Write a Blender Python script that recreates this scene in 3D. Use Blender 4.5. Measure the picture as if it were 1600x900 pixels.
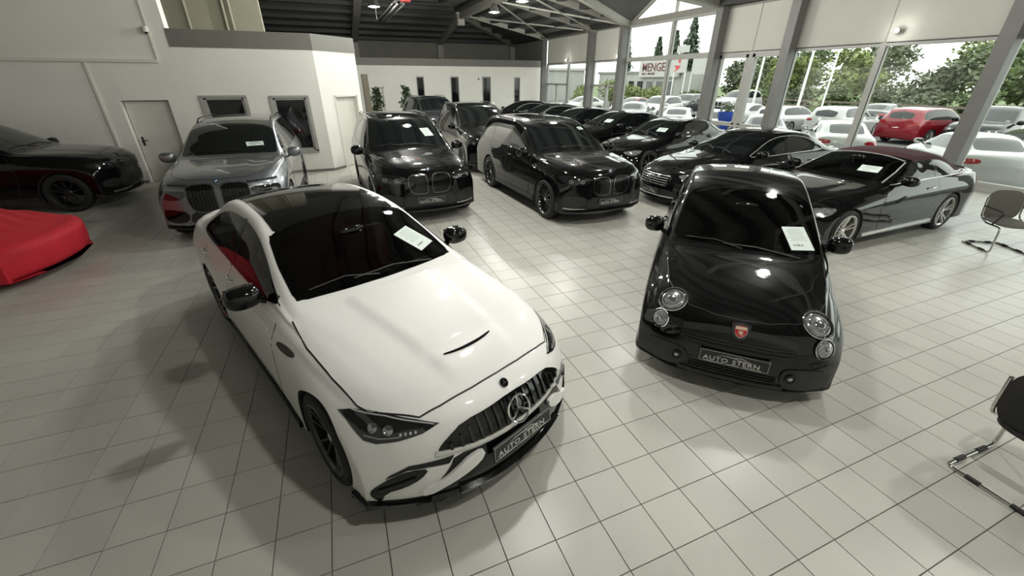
import bpy, bmesh, math, random
import numpy as np
from mathutils import Vector, Matrix
from mathutils.bvhtree import BVHTree
from mathutils.geometry import delaunay_2d_cdt

for o in list(bpy.data.objects):
    bpy.data.objects.remove(o, do_unlink=True)
SC = bpy.context.scene
COL = SC.collection
random.seed(7)
RAD = math.radians

# ------------------------------------------------------------------ camera
cam_data = bpy.data.cameras.new('camera')
cam_data.sensor_width = 36.0
cam_data.lens = 36.0 * 639.75 / 1600.0
cam_data.clip_start = 0.05
cam_data.clip_end = 400
cam = bpy.data.objects.new('camera', cam_data)
COL.objects.link(cam)
CAMH = 2.534
cam.matrix_world = (Matrix.Translation((0, 0, CAMH)) @ Matrix.Rotation(-0.38476, 4, 'Z')
                    @ Matrix.Rotation(math.pi / 2 - 0.472876, 4, 'X') @ Matrix.Rotation(0.0028, 4, 'Z'))
SC.camera = cam

# ------------------------------------------------------------------ sky: bright overcast
world = bpy.data.worlds.new('overcast_sky')
SC.world = world
world.use_nodes = True
wn = world.node_tree
wn.nodes.clear()
w_out = wn.nodes.new('ShaderNodeOutputWorld')
w_bg = wn.nodes.new('ShaderNodeBackground')
w_co = wn.nodes.new('ShaderNodeTexCoord')
w_no = wn.nodes.new('ShaderNodeTexNoise')
w_no.inputs['Scale'].default_value = 2.5
w_no.inputs['Detail'].default_value = 4
w_rp = wn.nodes.new('ShaderNodeValToRGB')
w_rp.color_ramp.elements[0].color = (0.86, 0.90, 0.88, 1)
w_rp.color_ramp.elements[1].color = (1.0, 1.0, 0.96, 1)
wn.links.new(w_co.outputs['Generated'], w_no.inputs['Vector'])
wn.links.new(w_no.outputs['Fac'], w_rp.inputs['Fac'])
wn.links.new(w_rp.outputs['Color'], w_bg.inputs['Color'])
w_bg.inputs['Strength'].default_value = 2.2
wn.links.new(w_bg.outputs['Background'], w_out.inputs['Surface'])

# ------------------------------------------------------------------ exposure and lamp positions
SC.view_settings.view_transform = 'Standard'
SC.view_settings.look = 'None'
SC.view_settings.gamma = 1.0
SC.view_settings.use_curve_mapping = False
SC.view_settings.exposure = 0.60
LAMP_POWER = 165.0
LAMP_COLOR = (1.0, 0.99, 0.925)
LAMP_SPOTS = [(2.2, y) for y in (0.3, 4.2, 8.1, 12.0, 16.0, 19.9)] + [(7.05, y) for y in (0.4, 4.3, 8.2, 12.3, 16.5, 19.5)]
LAMP_Z = 5.0

# ------------------------------------------------------------------ helpers
def link(name, mesh, mat=None, parent=None, smooth=None):
    o = bpy.data.objects.new(name, mesh)
    COL.objects.link(o)
    if mat is not None and len(mesh.materials) == 0:
        mesh.materials.append(mat)
    if parent is not None:
        o.parent = parent
    if smooth is not None:
        shade(mesh, smooth)
    return o

def shade(mesh, ang):
    mesh.polygons.foreach_set('use_smooth', [True] * len(mesh.polygons))
    if ang < 179:
        mesh.set_sharp_from_angle(angle=RAD(ang))
    mesh.update()

def tag(o, label, cat, group=None, kind=None):
    o['label'] = label
    o['category'] = cat
    if group: o['group'] = group
    if kind: o['kind'] = kind
    return o

def struct(o):
    o['kind'] = 'structure'
    return o

def empty(name, loc=(0, 0, 0), rz=0.0):
    o = bpy.data.objects.new(name, None)
    o.empty_display_size = 0.2
    o.location = loc
    o.rotation_euler = (0, 0, rz)
    COL.objects.link(o)
    return o

def copy_tree(o, parent=None):
    c = o.copy()
    COL.objects.link(c)
    c.parent = parent
    for ch in list(o.children):
        copy_tree(ch, c)
    return c

class MB:
    """collects geometry for ONE mesh object"""
    def __init__(self):
        self.v = []; self.f = []; self.m = []; self.cur = 0
    def add(self, vs, fs):
        n = len(self.v)
        self.v.extend([tuple(p) for p in vs])
        for f in fs:
            self.f.append(tuple(i + n for i in f)); self.m.append(self.cur)
        return self
    def box(self, x0, x1, y0, y1, z0, z1):
        vs = [(x0, y0, z0), (x1, y0, z0), (x1, y1, z0), (x0, y1, z0), (x0, y0, z1), (x1, y0, z1), (x1, y1, z1), (x0, y1, z1)]
        return self.add(vs, [(0, 3, 2, 1), (4, 5, 6, 7), (0, 1, 5, 4), (1, 2, 6, 5), (2, 3, 7, 6), (3, 0, 4, 7)])
    def bar(self, a, b, w, h, up=(0, 0, 1)):
        a = Vector(a); b = Vector(b); d = (b - a).normalized(); up = Vector(up)
        s = d.cross(up)
        if s.length < 1e-4: s = d.cross(Vector((1, 0, 0)))
        s.normalize(); u = s.cross(d).normalized()
        vs = []
        for p in (a, b):
            for i, j in ((-1, -1), (1, -1), (1, 1), (-1, 1)):
                vs.append(p + s * (w / 2 * i) + u * (h / 2 * j))
        return self.add(vs, [(3, 2, 1, 0), (4, 5, 6, 7), (0, 1, 5, 4), (1, 2, 6, 5), (2, 3, 7, 6), (3, 0, 4, 7)])
    def tube(self, pts, r, n=8, closed=False, caps=True):
        pts = [Vector(p) for p in pts]; N = len(pts); vs = []; prev = None
        for i, p in enumerate(pts):
            if closed: d = pts[(i + 1) % N] - pts[i - 1]
            else: d = pts[min(i + 1, N - 1)] - pts[max(i - 1, 0)]
            d.normalize()
            if prev is None:
                s = d.cross(Vector((0, 0, 1)))
                if s.length < 1e-3: s = d.cross(Vector((0, 1, 0)))
            else: s = prev - d * prev.dot(d)
            s.normalize(); prev = s; t = d.cross(s)
            rr = r[i] if isinstance(r, (list, tuple)) else r
            for k in range(n):
                a = 2 * math.pi * k / n
                vs.append(p + s * (math.cos(a) * rr) + t * (math.sin(a) * rr))
        fs = []
        for i in range(N if closed else N - 1):
            j = (i + 1) % N
            for k in range(n):
                l = (k + 1) % n
                fs.append((i * n + k, i * n + l, j * n + l, j * n + k))
        if caps and not closed:
            fs.append(tuple(range(n))[::-1]); fs.append(tuple((N - 1) * n + k for k in range(n)))
        return self.add(vs, fs)
    def lathe(self, prof, axis='Z', n=32, c=(0, 0, 0), close=False):
        vs = []
        for (r, h) in prof:
            for k in range(n):
                a = 2 * math.pi * k / n
                ca, sa = math.cos(a) * r, math.sin(a) * r
                p = {'Z': (ca, sa, h), 'Y': (ca, h, sa), 'X': (h, ca, sa)}[axis]
                vs.append((p[0] + c[0], p[1] + c[1], p[2] + c[2]))
        fs = []
        M = len(prof)
        for i in range(M if close else M - 1):
            j = (i + 1) % M
            for k in range(n):
                l = (k + 1) % n
                q = (i * n + k, i * n + l, j * n + l, j * n + k)
                fs.append(q[::-1] if axis == 'Y' else q)
        if not close:
            if prof[0][0] > 1e-5: fs.append(tuple(range(n)) if axis == 'Y' else tuple(range(n))[::-1])
            if prof[-1][0] > 1e-5:
                t = tuple((M - 1) * n + k for k in range(n)); fs.append(t[::-1] if axis == 'Y' else t)
        return self.add(vs, fs)
    def ell(self, c, rx, ry, rz, nu=20, nv=12, p=1.0):
        vs = [(c[0], c[1], c[2] + rz)]
        sp = lambda t: math.copysign(abs(t) ** p, t)
        for j in range(1, nv):
            t = math.pi * j / nv
            for i in range(nu):
                a = 2 * math.pi * i / nu
                vs.append((c[0] + rx * sp(math.sin(t)) * sp(math.cos(a)), c[1] + ry * sp(math.sin(t)) * sp(math.sin(a)), c[2] + rz * sp(math.cos(t))))
        vs.append((c[0], c[1], c[2] - rz)); L = len(vs) - 1; fs = []
        for i in range(nu):
            k = (i + 1) % nu
            fs.append((0, 1 + i, 1 + k))
            for j in range(nv - 2):
                fs.append((1 + j * nu + i, 1 + (j + 1) * nu + i, 1 + (j + 1) * nu + k, 1 + j * nu + k))
            fs.append((L, 1 + (nv - 2) * nu + k, 1 + (nv - 2) * nu + i))
        return self.add(vs, fs)
    def mesh(self, name, mats):
        me = bpy.data.meshes.new(name)
        me.from_pydata(self.v, [], self.f)
        for m in (mats if isinstance(mats, (list, tuple)) else [mats]):
            me.materials.append(m)
        if isinstance(mats, (list, tuple)):
            me.polygons.foreach_set('material_index', self.m)
        me.update()
        return me
    def build(self, name, mats, parent=None, smooth=None):
        return link(name, self.mesh(name, mats), None, parent, smooth)

def bevel(o, w, seg=2):
    bm = bmesh.new(); bm.from_mesh(o.data)
    bmesh.ops.bevel(bm, geom=bm.edges[:], offset=w, segments=seg, affect='EDGES', profile=0.5)
    bm.to_mesh(o.data); bm.free(); shade(o.data, 40)
    return o

# ------------------------------------------------------------------ materials (all procedural)
MATS = {}
def mat(name, col, rough=0.5, metal=0.0, coat=0.0, var=0.06, scale=6.0, bump=0.0, spec=0.5, emit=None, estr=0.0, crough=0.03, rvar=0.0):
    m = bpy.data.materials.new(name)
    m.use_nodes = True
    nt = m.node_tree
    b = nt.nodes['Principled BSDF']
    b.inputs['Roughness'].default_value = rough
    b.inputs['Metallic'].default_value = metal
    b.inputs['Coat Weight'].default_value = coat
    b.inputs['Coat Roughness'].default_value = crough
    b.inputs['Specular IOR Level'].default_value = spec
    tc = nt.nodes.new('ShaderNodeTexCoord')
    no = nt.nodes.new('ShaderNodeTexNoise')
    no.inputs['Scale'].default_value = scale
    no.inputs['Detail'].default_value = 3
    nt.links.new(tc.outputs['Object'], no.inputs['Vector'])
    rp = nt.nodes.new('ShaderNodeValToRGB')
    lo = [max(0, c * (1 - var)) for c in col]; hi = [min(1, c * (1 + var)) for c in col]
    rp.color_ramp.elements[0].position = 0.3; rp.color_ramp.elements[1].position = 0.7
    rp.color_ramp.elements[0].color = (*lo, 1); rp.color_ramp.elements[1].color = (*hi, 1)
    nt.links.new(no.outputs['Fac'], rp.inputs['Fac'])
    nt.links.new(rp.outputs['Color'], b.inputs['Base Color'])
    if rvar:
        mr = nt.nodes.new('ShaderNodeMapRange')
        mr.inputs['To Min'].default_value = rough - rvar; mr.inputs['To Max'].default_value = rough + rvar
        nt.links.new(no.outputs['Fac'], mr.inputs['Value'])
        nt.links.new(mr.outputs['Result'], b.inputs['Roughness'])
    if bump:
        bp = nt.nodes.new('ShaderNodeBump')
        bp.inputs['Strength'].default_value = bump
        bp.inputs['Distance'].default_value = 0.01
        nt.links.new(no.outputs['Fac'], bp.inputs['Height'])
        nt.links.new(bp.outputs['Normal'], b.inputs['Normal'])
    if emit:
        b.inputs['Emission Color'].default_value = (*emit, 1)
        b.inputs['Emission Strength'].default_value = estr
    MATS[name] = m
    return m

def glass_mat(name, tint, refl=1.0, ior=1.5):
    m = bpy.data.materials.new(name)
    m.use_nodes = True
    nt = m.node_tree
    nt.nodes.clear()
    out = nt.nodes.new('ShaderNodeOutputMaterial')
    mix = nt.nodes.new('ShaderNodeMixShader')
    tr = nt.nodes.new('ShaderNodeBsdfTransparent')
    gl = nt.nodes.new('ShaderNodeBsdfGlossy')
    gl.inputs['Roughness'].default_value = 0.01
    gl.inputs['Color'].default_value = (refl, refl, refl, 1)
    lw = nt.nodes.new('ShaderNodeLayerWeight')
    lw.inputs['Blend'].default_value = 0.5
    pw = nt.nodes.new('ShaderNodeMath'); pw.operation = 'POWER'; pw.inputs[1].default_value = 5.0
    fr = nt.nodes.new('ShaderNodeMath'); fr.operation = 'MULTIPLY_ADD'
    f0 = ((ior - 1) / (ior + 1)) ** 2
    fr.inputs[1].default_value = 1 - f0; fr.inputs[2].default_value = f0
    nt.links.new(lw.outputs['Facing'], pw.inputs[0]); nt.links.new(pw.outputs[0], fr.inputs[0])
    tc = nt.nodes.new('ShaderNodeTexCoord'); no = nt.nodes.new('ShaderNodeTexNoise')
    no.inputs['Scale'].default_value = 1.5
    rp = nt.nodes.new('ShaderNodeValToRGB')
    rp.color_ramp.elements[0].color = (*[c * .96 for c in tint], 1); rp.color_ramp.elements[1].color = (*tint, 1)
    nt.links.new(tc.outputs['Object'], no.inputs['Vector']); nt.links.new(no.outputs['Fac'], rp.inputs['Fac'])
    nt.links.new(rp.outputs['Color'], tr.inputs['Color'])
    nt.links.new(fr.outputs[0], mix.inputs['Fac'])
    nt.links.new(tr.outputs['BSDF'], mix.inputs[1]); nt.links.new(gl.outputs['BSDF'], mix.inputs[2])
    nt.links.new(mix.outputs['Shader'], out.inputs['Surface'])
    MATS[name] = m
    return m

M_WHITE = mat('white_plaster', (0.80, 0.795, 0.74), 0.85, var=0.03, scale=1.2, bump=0.03)
M_WHITE2 = mat('white_door', (0.70, 0.69, 0.63), 0.5, var=0.02, scale=2)
M_BAND = mat('grey_fascia', (0.175, 0.175, 0.155), 0.6, var=0.05, scale=3)
M_OLIVE = mat('olive_wall', (0.34, 0.33, 0.25), 0.8, var=0.05, scale=2)
M_DARKWALL = mat('dark_panel_wall', (0.16, 0.16, 0.135), 0.7, var=0.08, scale=1)
M_ROOF = mat('roof_sheet', (0.125, 0.127, 0.118), 0.6, var=0.08, scale=2)
M_PURLIN = mat('purlin_steel', (0.025, 0.026, 0.024), 0.6, var=0.1, scale=4)
M_PILLAR = mat('grey_column', (0.15, 0.15, 0.14), 0.45, var=0.06, scale=4)
M_BEAM = mat('steel_beam', (0.24, 0.235, 0.205), 0.5, var=0.06, scale=4)
M_BEAML = mat('steel_beam_light', (0.42, 0.42, 0.37), 0.45, var=0.06, scale=4)
M_FRAME = mat('window_frame', (0.36, 0.36, 0.335), 0.4, var=0.04, scale=4)
M_PANEL = mat('roller_blind', (0.56, 0.555, 0.50), 0.75, var=0.03, scale=1.5)
M_GASKET = mat('rubber', (0.012, 0.012, 0.012), 0.6, var=0.2)
M_GLASS = glass_mat('window_glass', (0.93, 0.96, 0.94), 0.9, 1.42)
M_BLACKGLASS = mat('dark_pane', (0.006, 0.007, 0.007), 0.05, var=0.2, spec=0.6)
M_STEEL = mat('brushed_steel', (0.55, 0.55, 0.53), 0.25, metal=1.0, var=0.06, scale=20)
M_CHROME = mat('chrome', (0.80, 0.80, 0.80), 0.06, metal=1.0, var=0.03, scale=10)
M_BROWN = mat('brown_post', (0.10, 0.085, 0.06), 0.6, var=0.08)
M_RED = mat('red_enamel', (0.30, 0.02, 0.02), 0.4, var=0.1)

# floor tiles: per-tile tint through Object Info plus fine mottling
def tile_mat():
    m = bpy.data.materials.new('floor_tile'); m.use_nodes = True
    nt = m.node_tree; b = nt.nodes['Principled BSDF']
    geo = nt.nodes.new('ShaderNodeNewGeometry')
    mp = nt.nodes.new('ShaderNodeVectorMath'); mp.operation = 'SNAP'
    off = nt.nodes.new('ShaderNodeVectorMath'); off.operation = 'SUBTRACT'
    off.inputs[1].default_value = (-1.39861 * .32, 6.13975 * .32, 0)
    mp.inputs[1].default_value = (.32, .32, 100.0)
    wn_ = nt.nodes.new('ShaderNodeTexWhiteNoise'); wn_.noise_dimensions = '3D'
    nt.links.new(geo.outputs['Position'], off.inputs[0]); nt.links.new(off.outputs[0], mp.inputs[0])
    nt.links.new(mp.outputs[0], wn_.inputs['Vector'])
    no = nt.nodes.new('ShaderNodeTexNoise'); no.inputs['Scale'].default_value = 1.3; no.inputs['Detail'].default_value = 5
    nt.links.new(geo.outputs['Position'], no.inputs['Vector'])
    add = nt.nodes.new('ShaderNodeMath'); add.operation = 'MULTIPLY_ADD'
    add.inputs[1].default_value = 0.35
    nt.links.new(wn_.outputs['Value'], add.inputs[0]); nt.links.new(no.outputs['Fac'], add.inputs[2])
    rp = nt.nodes.new('ShaderNodeValToRGB')
    rp.color_ramp.elements[0].position = 0.35; rp.color_ramp.elements[1].position = 1.0
    rp.color_ramp.elements[0].color = (0.435, 0.43, 0.385, 1); rp.color_ramp.elements[1].color = (0.505, 0.50, 0.45, 1)
    nt.links.new(add.outputs[0], rp.inputs['Fac']); nt.links.new(rp.outputs['Color'], b.inputs['Base Color'])
    mr = nt.nodes.new('ShaderNodeMapRange'); mr.inputs['To Min'].default_value = 0.24; mr.inputs['To Max'].default_value = 0.42
    nt.links.new(no.outputs['Fac'], mr.inputs['Value']); nt.links.new(mr.outputs['Result'], b.inputs['Roughness'])
    b.inputs['Specular IOR Level'].default_value = 0.4
    return m
M_TILE = tile_mat()
M_GROUT = mat('grout', (0.16, 0.155, 0.125), 0.9, var=0.2, scale=8)

def text_mesh(s, size, extrude=0.001, align='CENTER', bold=0.0, spacing=1.0):
    cu = bpy.data.curves.new('lettering', 'FONT')
    cu.body = s; cu.size = size; cu.extrude = extrude; cu.align_x = align; cu.align_y = 'CENTER'
    cu.offset = bold; cu.space_character = spacing; cu.resolution_u = 3
    o = bpy.data.objects.new('lettering', cu); COL.objects.link(o)
    dg = bpy.context.evaluated_depsgraph_get()
    me = bpy.data.meshes.new_from_object(o.evaluated_get(dg))
    bpy.data.objects.remove(o, do_unlink=True); bpy.data.curves.remove(cu)
    me.materials.clear()
    return me
# ================================================================== FLOOR
T = 0.32
GX, GY = -1.39861 * T, 6.13975 * T       # tile grid origin
XW = 15.05                               # glass wall plane
YB = 31.0                                # low back partition
floor = MB().box(-14, XW, -8, 37.2, -0.30, -0.012).build('floor', M_GROUT)
struct(floor)
TILES = [(-14, XW)]
cp, sp_ = math.cos(0.472876), math.sin(0.472876)
sA, cA = math.sin(0.38476), math.cos(0.38476)
def project(x, y, z):
    dz = z - CAMH
    xr = cA * x - sA * y; yr = sA * x + cA * y
    fw = yr * cp - dz * sp_; up = yr * sp_ + dz * cp
    if fw < 0.05: return None
    return 800 + 639.75 * xr / fw, 450 - 639.75 * up / fw, fw
tile_m = MB().add([(0.003, 0.003, 0), (T - 0.003, 0.003, 0), (T - 0.003, T - 0.003, 0), (0.003, T - 0.003, 0),
                   (0.003, 0.003, -0.014), (T - 0.003, 0.003, -0.014), (T - 0.003, T - 0.003, -0.014), (0.003, T - 0.003, -0.014)],
                  [(0, 1, 2, 3), (4, 5, 1, 0), (5, 6, 2, 1), (6, 7, 3, 2), (7, 4, 0, 3)]).mesh('tile', M_TILE)
cand = []
rest = MB()
for i in range(-43, 50):
    x = GX + i * T
    if x < -14 or x + T > XW: continue
    for j in range(-32, 92):
        y = GY + j * T
        if y < -8 or y + T > 31.2: continue
        c = project(x + T / 2, y + T / 2, 0)
        vis = c is not None and -40 < c[0] < 1640 and -40 < c[1] < 960
        cand.append((c[2] if vis else 999, x, y))
cand.sort()
for d, x, y in cand[:300]:
    o = bpy.data.objects.new('tile', tile_m); COL.objects.link(o); o.parent = floor; o.location = (x, y, 0)
a, b = 0.003, T - 0.003
for d, x, y in cand[300:]:
    rest.add([(x + a, y + a, 0), (x + b, y + a, 0), (x + b, y + b, 0), (x + a, y + b, 0), (x + a, y + a, -.014), (x + b, y + a, -.014), (x + b, y + b, -.014), (x + a, y + b, -.014)],
             [(0, 1, 2, 3), (4, 5, 1, 0), (5, 6, 2, 1), (6, 7, 3, 2), (7, 4, 0, 3)])
ro = rest.build('tile_field', M_TILE, floor); ro['kind'] = 'stuff'

# ================================================================== LEFT WALL (plane Y = 14) with a recessed door
wl = MB()
wl.box(-14, -4.86, 14.0, 14.35, 0, 7.2).box(-3.86, -3.43, 14.0, 14.35, 0, 7.2).box(-4.86, -3.86, 14.0, 14.35, 2.02, 7.2)
wall_left = struct(wl.build('wall_left', M_WHITE))
struct(MB().box(-14, -3.80, 13.95, 14.0, 2.86, 2.93).build('trim_1', M_WHITE2))
struct(MB().box(-5.26, -5.21, 13.965, 14.0, 0, 2.86).build('trim_2', M_WHITE2))
struct(MB().box(-3.80, -3.765, 13.965, 14.0, 2.86, 7.0).build('trim_3', M_WHITE2))
struct(MB().box(-14, -4.90, 13.985, 14.0, 0, 0.07).box(-3.82, -3.46, 13.985, 14.0, 0, 0.07).build('baseboard_left', M_BAND))
door = MB().box(-4.84, -3.88, 14.16, 14.22, 0.01, 2.0).build('door_1', M_WHITE2)
struct(door)
h = MB().box(-4.76, -4.72, 14.145, 14.16, 0.93, 1.15).tube([(-4.74, 14.15, 1.06), (-4.74, 14.09, 1.06), (-4.62, 14.09, 1.06)], 0.011, 8)
h.build('door_handle', M_GASKET, door)

# security camera on the wall
sc_ = empty('security_camera', (-3.80, 13.99, 3.52))
tag(sc_, 'small white security camera high on the left wall beside the grey fascia', 'camera')
MB().lathe([(0.0, 0.0), (0.055, 0.0), (0.06, -0.03), (0.045, -0.05)], 'Y', 16).build('mount', M_WHITE2, sc_, 40)
MB().lathe([(0.0, 0.10), (0.05, 0.10), (0.065, 0.06), (0.06, -0.02), (0.0, -0.03)], 'Z', 18, (0, -0.09, 0)).build('housing', M_WHITE2, sc_, 40)
MB().ell((0, -0.10, -0.01), 0.042, 0.042, 0.05, 14, 8).build('lens', M_BLACKGLASS, sc_, 60)

# ================================================================== OFFICE BOX with chamfered corner
def wall_open(mb, x0, x1, y0, y1, z0, z1, holes):
    """wall along x with rectangular holes (xa, xb, za, zb)"""
    xs = sorted(set([x0, x1] + [h[0] for h in holes] + [h[1] for h in holes]))
    for a, b in zip(xs[:-1], xs[1:]):
        hs = sorted([h for h in holes if h[0] <= a + 1e-6 and h[1] >= b - 1e-6], key=lambda h: h[2])
        z = z0
        for h in hs:
            if h[2] > z + 1e-4: mb.box(a, b, y0, y1, z, h[2])
            z = h[3]
        if z < z1 - 1e-4: mb.box(a, b, y0, y1, z, z1)
OFW = [(-3.14, -2.12, 0.60, 2.07), (-1.52, -0.59, 0.60, 2.05)]
wo = MB()
wall_open(wo, -3.43, -0.23, 14.0, 14.25, 0, 3.21, OFW)
struct(wo.build('wall_office', M_WHITE))
def oblique(mb, p, q, t, z0, z1):
    p = Vector((p[0], p[1], 0)); q = Vector((q[0], q[1], 0)); d = (q - p).normalized(); n = Vector((-d.y, d.x, 0)) * t
    vs = []
    for z in (z0, z1):
        for c in (p, q, q + n, p + n): vs.append((c.x, c.y, z))
    mb.add(vs, [(0, 3, 2, 1), (4, 5, 6, 7), (0, 1, 5, 4), (1, 2, 6, 5), (2, 3, 7, 6), (3, 0, 4, 7)])
C0, C1 = Vector((-0.23, 14.0)), Vector((0.92, 15.15))
def cpt(s): return C0 + (C1 - C0) * s
wc = MB()
oblique(wc, cpt(0), cpt(.33), .25, 0, 3.21); oblique(wc, cpt(.33), cpt(.88), .25, 2.04, 3.21); oblique(wc, cpt(.88), cpt(1), .25, 0, 3.21)
struct(wc.build('wall_chamfer', M_WHITE))
d2 = MB(); n_ = Vector((-0.7071, 0.7071)) * .13
oblique(d2, cpt(.335) + n_, cpt(.875) + n_, .05, 0.01, 2.03)
d2 = struct(d2.build('door_2', M_WHITE2))
fr = MB()
for s0, s1 in ((.30, .335), (.875, .91)): oblique(fr, cpt(s0) - n_ * .12, cpt(s1) - n_ * .12, .14, 0, 2.08)
oblique(fr, cpt(.30) - n_ * .12, cpt(.91) - n_ * .12, .14, 2.03, 2.09)
fr.build('door_frame', M_WHITE2, d2)
struct(MB().box(0.67, 0.92, 15.15, 24.0, 0, 3.21).build('wall_corridor', M_WHITE))
bd = MB().box(-3.45, -0.22, 13.985, 14.25, 3.21, 3.60); oblique(bd, C0 + Vector((.01, -.015)), C1 + Vector((.015, -.01)), .25, 3.21, 3.60)
bd.box(0.67, 0.935, 15.15, 24.0, 3.21, 3.60).box(-3.43, -.30, 14.25, 24.0, 3.40, 3.55).box(-.30, .70, 15.3, 24.0, 3.40, 3.55)
struct(bd.build('trim_4', M_BAND))
bb = MB().box(-3.43, -0.23, 13.985, 14.0, 0, 0.07); oblique(bb, C0 + Vector((.01, -.012)), cpt(.29) + Vector((.01, -.012)), .015, 0, .07)
struct(bb.build('baseboard_office', M_BAND))
for k, (xa, xb, za, zb) in enumerate(OFW):
    w = MB().box(xa + .07, xb - .07, 14.10, 14.12, za + .07, zb - .07).build('window_%d' % (k + 1), M_BLACKGLASS)
    struct(w)
    f = MB()
    for e, y0, y1 in ((0.0, 13.97, 14.04), (0.05, 14.0, 14.09)):
        f.box(xa - .03 + e, xb + .03 - e, y0, y1, zb - .05 - e + .04, zb + .05 - e).box(xa - .03 + e, xb + .03 - e, y0, y1, za - .05 + e, za + .04 + e)
        f.box(xa - .04 + e, xa + .05 + e, y0, y1, za, zb).box(xb - .05 - e, xb + .04 - e, y0, y1, za, zb)
    f.build('window_frame', M_FRAME, w)
# olive wall above and behind the office roof with two pipes
struct(MB().box(-9, -1.62, 17.6, 17.9, 3.4, 9).build('wall_upper', M_OLIVE))
for x, pl_ in ((-3.62, 'leftmost of three'), (-2.62, 'middle of three'), (-2.45, 'rightmost of three')):
    tag(MB().tube([(x, 17.52, 3.5), (x, 17.52, 9)], 0.045, 10).build('wall_pipe', M_OLIVE, None, 60), 'slim olive pipe on the wall above the office roof, ' + pl_, 'pipe', 'pipes on the olive wall')

# ================================================================== BACK PARTITION with slit windows and door
SL = [(5.60, 6.06, 0.9, 2.63), (7.94, 8.48, 0.8, 2.63), (10.25, 10.83, 0.7, 2.63), (12.70, 13.11, 0.6, 2.60)]
BD = (2.33, 3.36, 0.0, 1.98)
wb_ = MB()
wall_open(wb_, -4, XW, YB, YB + .25, 0, 3.27, SL + [BD])
struct(wb_.build('wall_back', M_WHITE))
struct(MB().box(-4, XW, YB - .02, YB + .25, 3.27, 3.70).build('trim_5', M_BAND))
for k, (xa, xb, za, zb) in enumerate(SL):
    w = struct(MB().box(xa + .02, xb - .02, YB + .05, YB + .07, za, zb - .02).build('window_%d' % (k + 3), M_BLACKGLASS))
    MB().box(xa - .03, xa + .02, YB - .03, YB + .15, za, zb).box(xb - .02, xb + .03, YB - .03, YB + .15, za, zb).box(xa - .03, xb + .03, YB - .04, YB + .15, zb - .05, zb + .03).build('window_frame', M_FRAME, w)
d3 = struct(MB().box(BD[0] + .03, BD[1] - .03, YB + .14, YB + .19, 0.01, BD[3] - .02).build('door_3', M_WHITE2))
MB().box(BD[0] - .04, BD[0] + .03, YB - .03, YB + .12, 0, BD[3] + .05).box(BD[1] - .03, BD[1] + .04, YB - .03, YB + .12, 0, BD[3] + .05).box(BD[0] - .04, BD[1] + .04, YB - .03, YB + .12, BD[3] - .01, BD[3] + .06).build('door_frame', M_WHITE2, d3)
post = MB().box(1.72, 2.02, 25.2, 25.7, 0, 2.72).build('corridor_post', M_BROWN)
tag(post, 'dark brown square post at the corridor mouth beside the potted plant', 'post')
wlamp = empty('wall_lamp', (9.95, YB - .02, 2.5)); tag(wlamp, 'small round fitting on the white back wall between two slit windows', 'fitting')
MB().lathe([(0.0, -.10), (.05, -.09), (.06, -.03), (.06, 0.0)], 'Y', 14).build('body', M_BAND, wlamp, 40)
# high dark wall and hip roof
YR, ZE, SL_ = 36.9, 5.08, 0.20
struct(MB().box(-14, XW + .3, YR, YR + .3, 0, 5.3).build('wall_gable', M_DARKWALL))
struct(MB().box(XW - .05, XW + .3, YB + .2, YR, -.3, 5.2).build('wall_side', M_DARKWALL))
struct(MB().box(-14.3, -14, -8, YR, 0, 9).build('wall_far_left', M_WHITE))
struct(MB().box(-14, XW + .3, -8.3, -8, 0, 9).build('wall_front', M_WHITE))
def zr(x, y): return min(ZE + SL_ * (XW + .2 - x), ZE + SL_ * (YR + .1 - y), 8.6)
xs = [XW + .3, 12, 9, 6, 3, 0, -2.4, -6, -10, -14.3]
ys = [YR + .3, 34, 31, 28, 25, 22, 19, 15, 10, 4, -2, -8.3]
# sloping sheets are two planar polygons meeting at the hip, then a flat top
ht = (8.6 - ZE) / SL_
A1 = (XW + .2, YR + .1, ZE); H1 = (XW + .2 - ht, YR + .1 - ht, 8.6)
top = MB()
xe_ = XW + .2; DY0, DYM, DY1, DR = 14.6, 17.75, 20.95, 1.6; DT = DR / SL_      # dormer over the entrance bay
AP = (xe_ - DT, DYM, ZE + DR)
vs = [A1, (xe_, -8.3, ZE), (xe_ - ht, -8.3, 8.6), H1, (-14.3, YR + .1, ZE), (-14.3, YR + .1 - ht, 8.6), (-14.3, -8.3, 8.6),
      (xe_, DY1, ZE), (xe_, DY0, ZE), AP, (xe_ - ht, DYM, 8.6), (xe_, DYM, ZE + DR)]
vs2 = [(x, y, z + .25) for x, y, z in vs]
fs = [(0, 3, 10, 9, 7), (8, 9, 10, 2, 1), (0, 4, 5, 3), (3, 5, 6, 2), (7, 9, 11), (8, 11, 9)]
top.add(vs, fs); top.add(vs2, [f[::-1] for f in fs])
ceiling = struct(top.build('ceiling', M_ROOF))
# purlins: dark channels under the sheet
for k in range(12):
    t = 0.7 + k * 1.25
    if t > ht: break
    p0 = (XW + .2 - t, -8, ZE + SL_ * t - .10); p1 = (XW + .2 - t, YR + .1 - t, ZE + SL_ * t - .10)
    if t < DT:
        hwd = 3.175 * (1 - t / DT) + .1
        MB().bar(p0, (p0[0], DYM - hwd, p0[2]), .36, .2).build('purlin', M_PURLIN, ceiling)
        MB().bar((p0[0], DYM + hwd, p0[2]), p1, .36, .2).build('purlin', M_PURLIN, ceiling)
    else: MB().bar(p0, p1, .36, .2).build('purlin', M_PURLIN, ceiling)
    q0 = (-14, YR + .1 - t, ZE + SL_ * t - .10); q1 = (XW + .2 - t, YR + .1 - t, ZE + SL_ * t - .10)
    MB().bar(q0, q1, .42, .2).build('purlin', M_PURLIN, ceiling)
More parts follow.
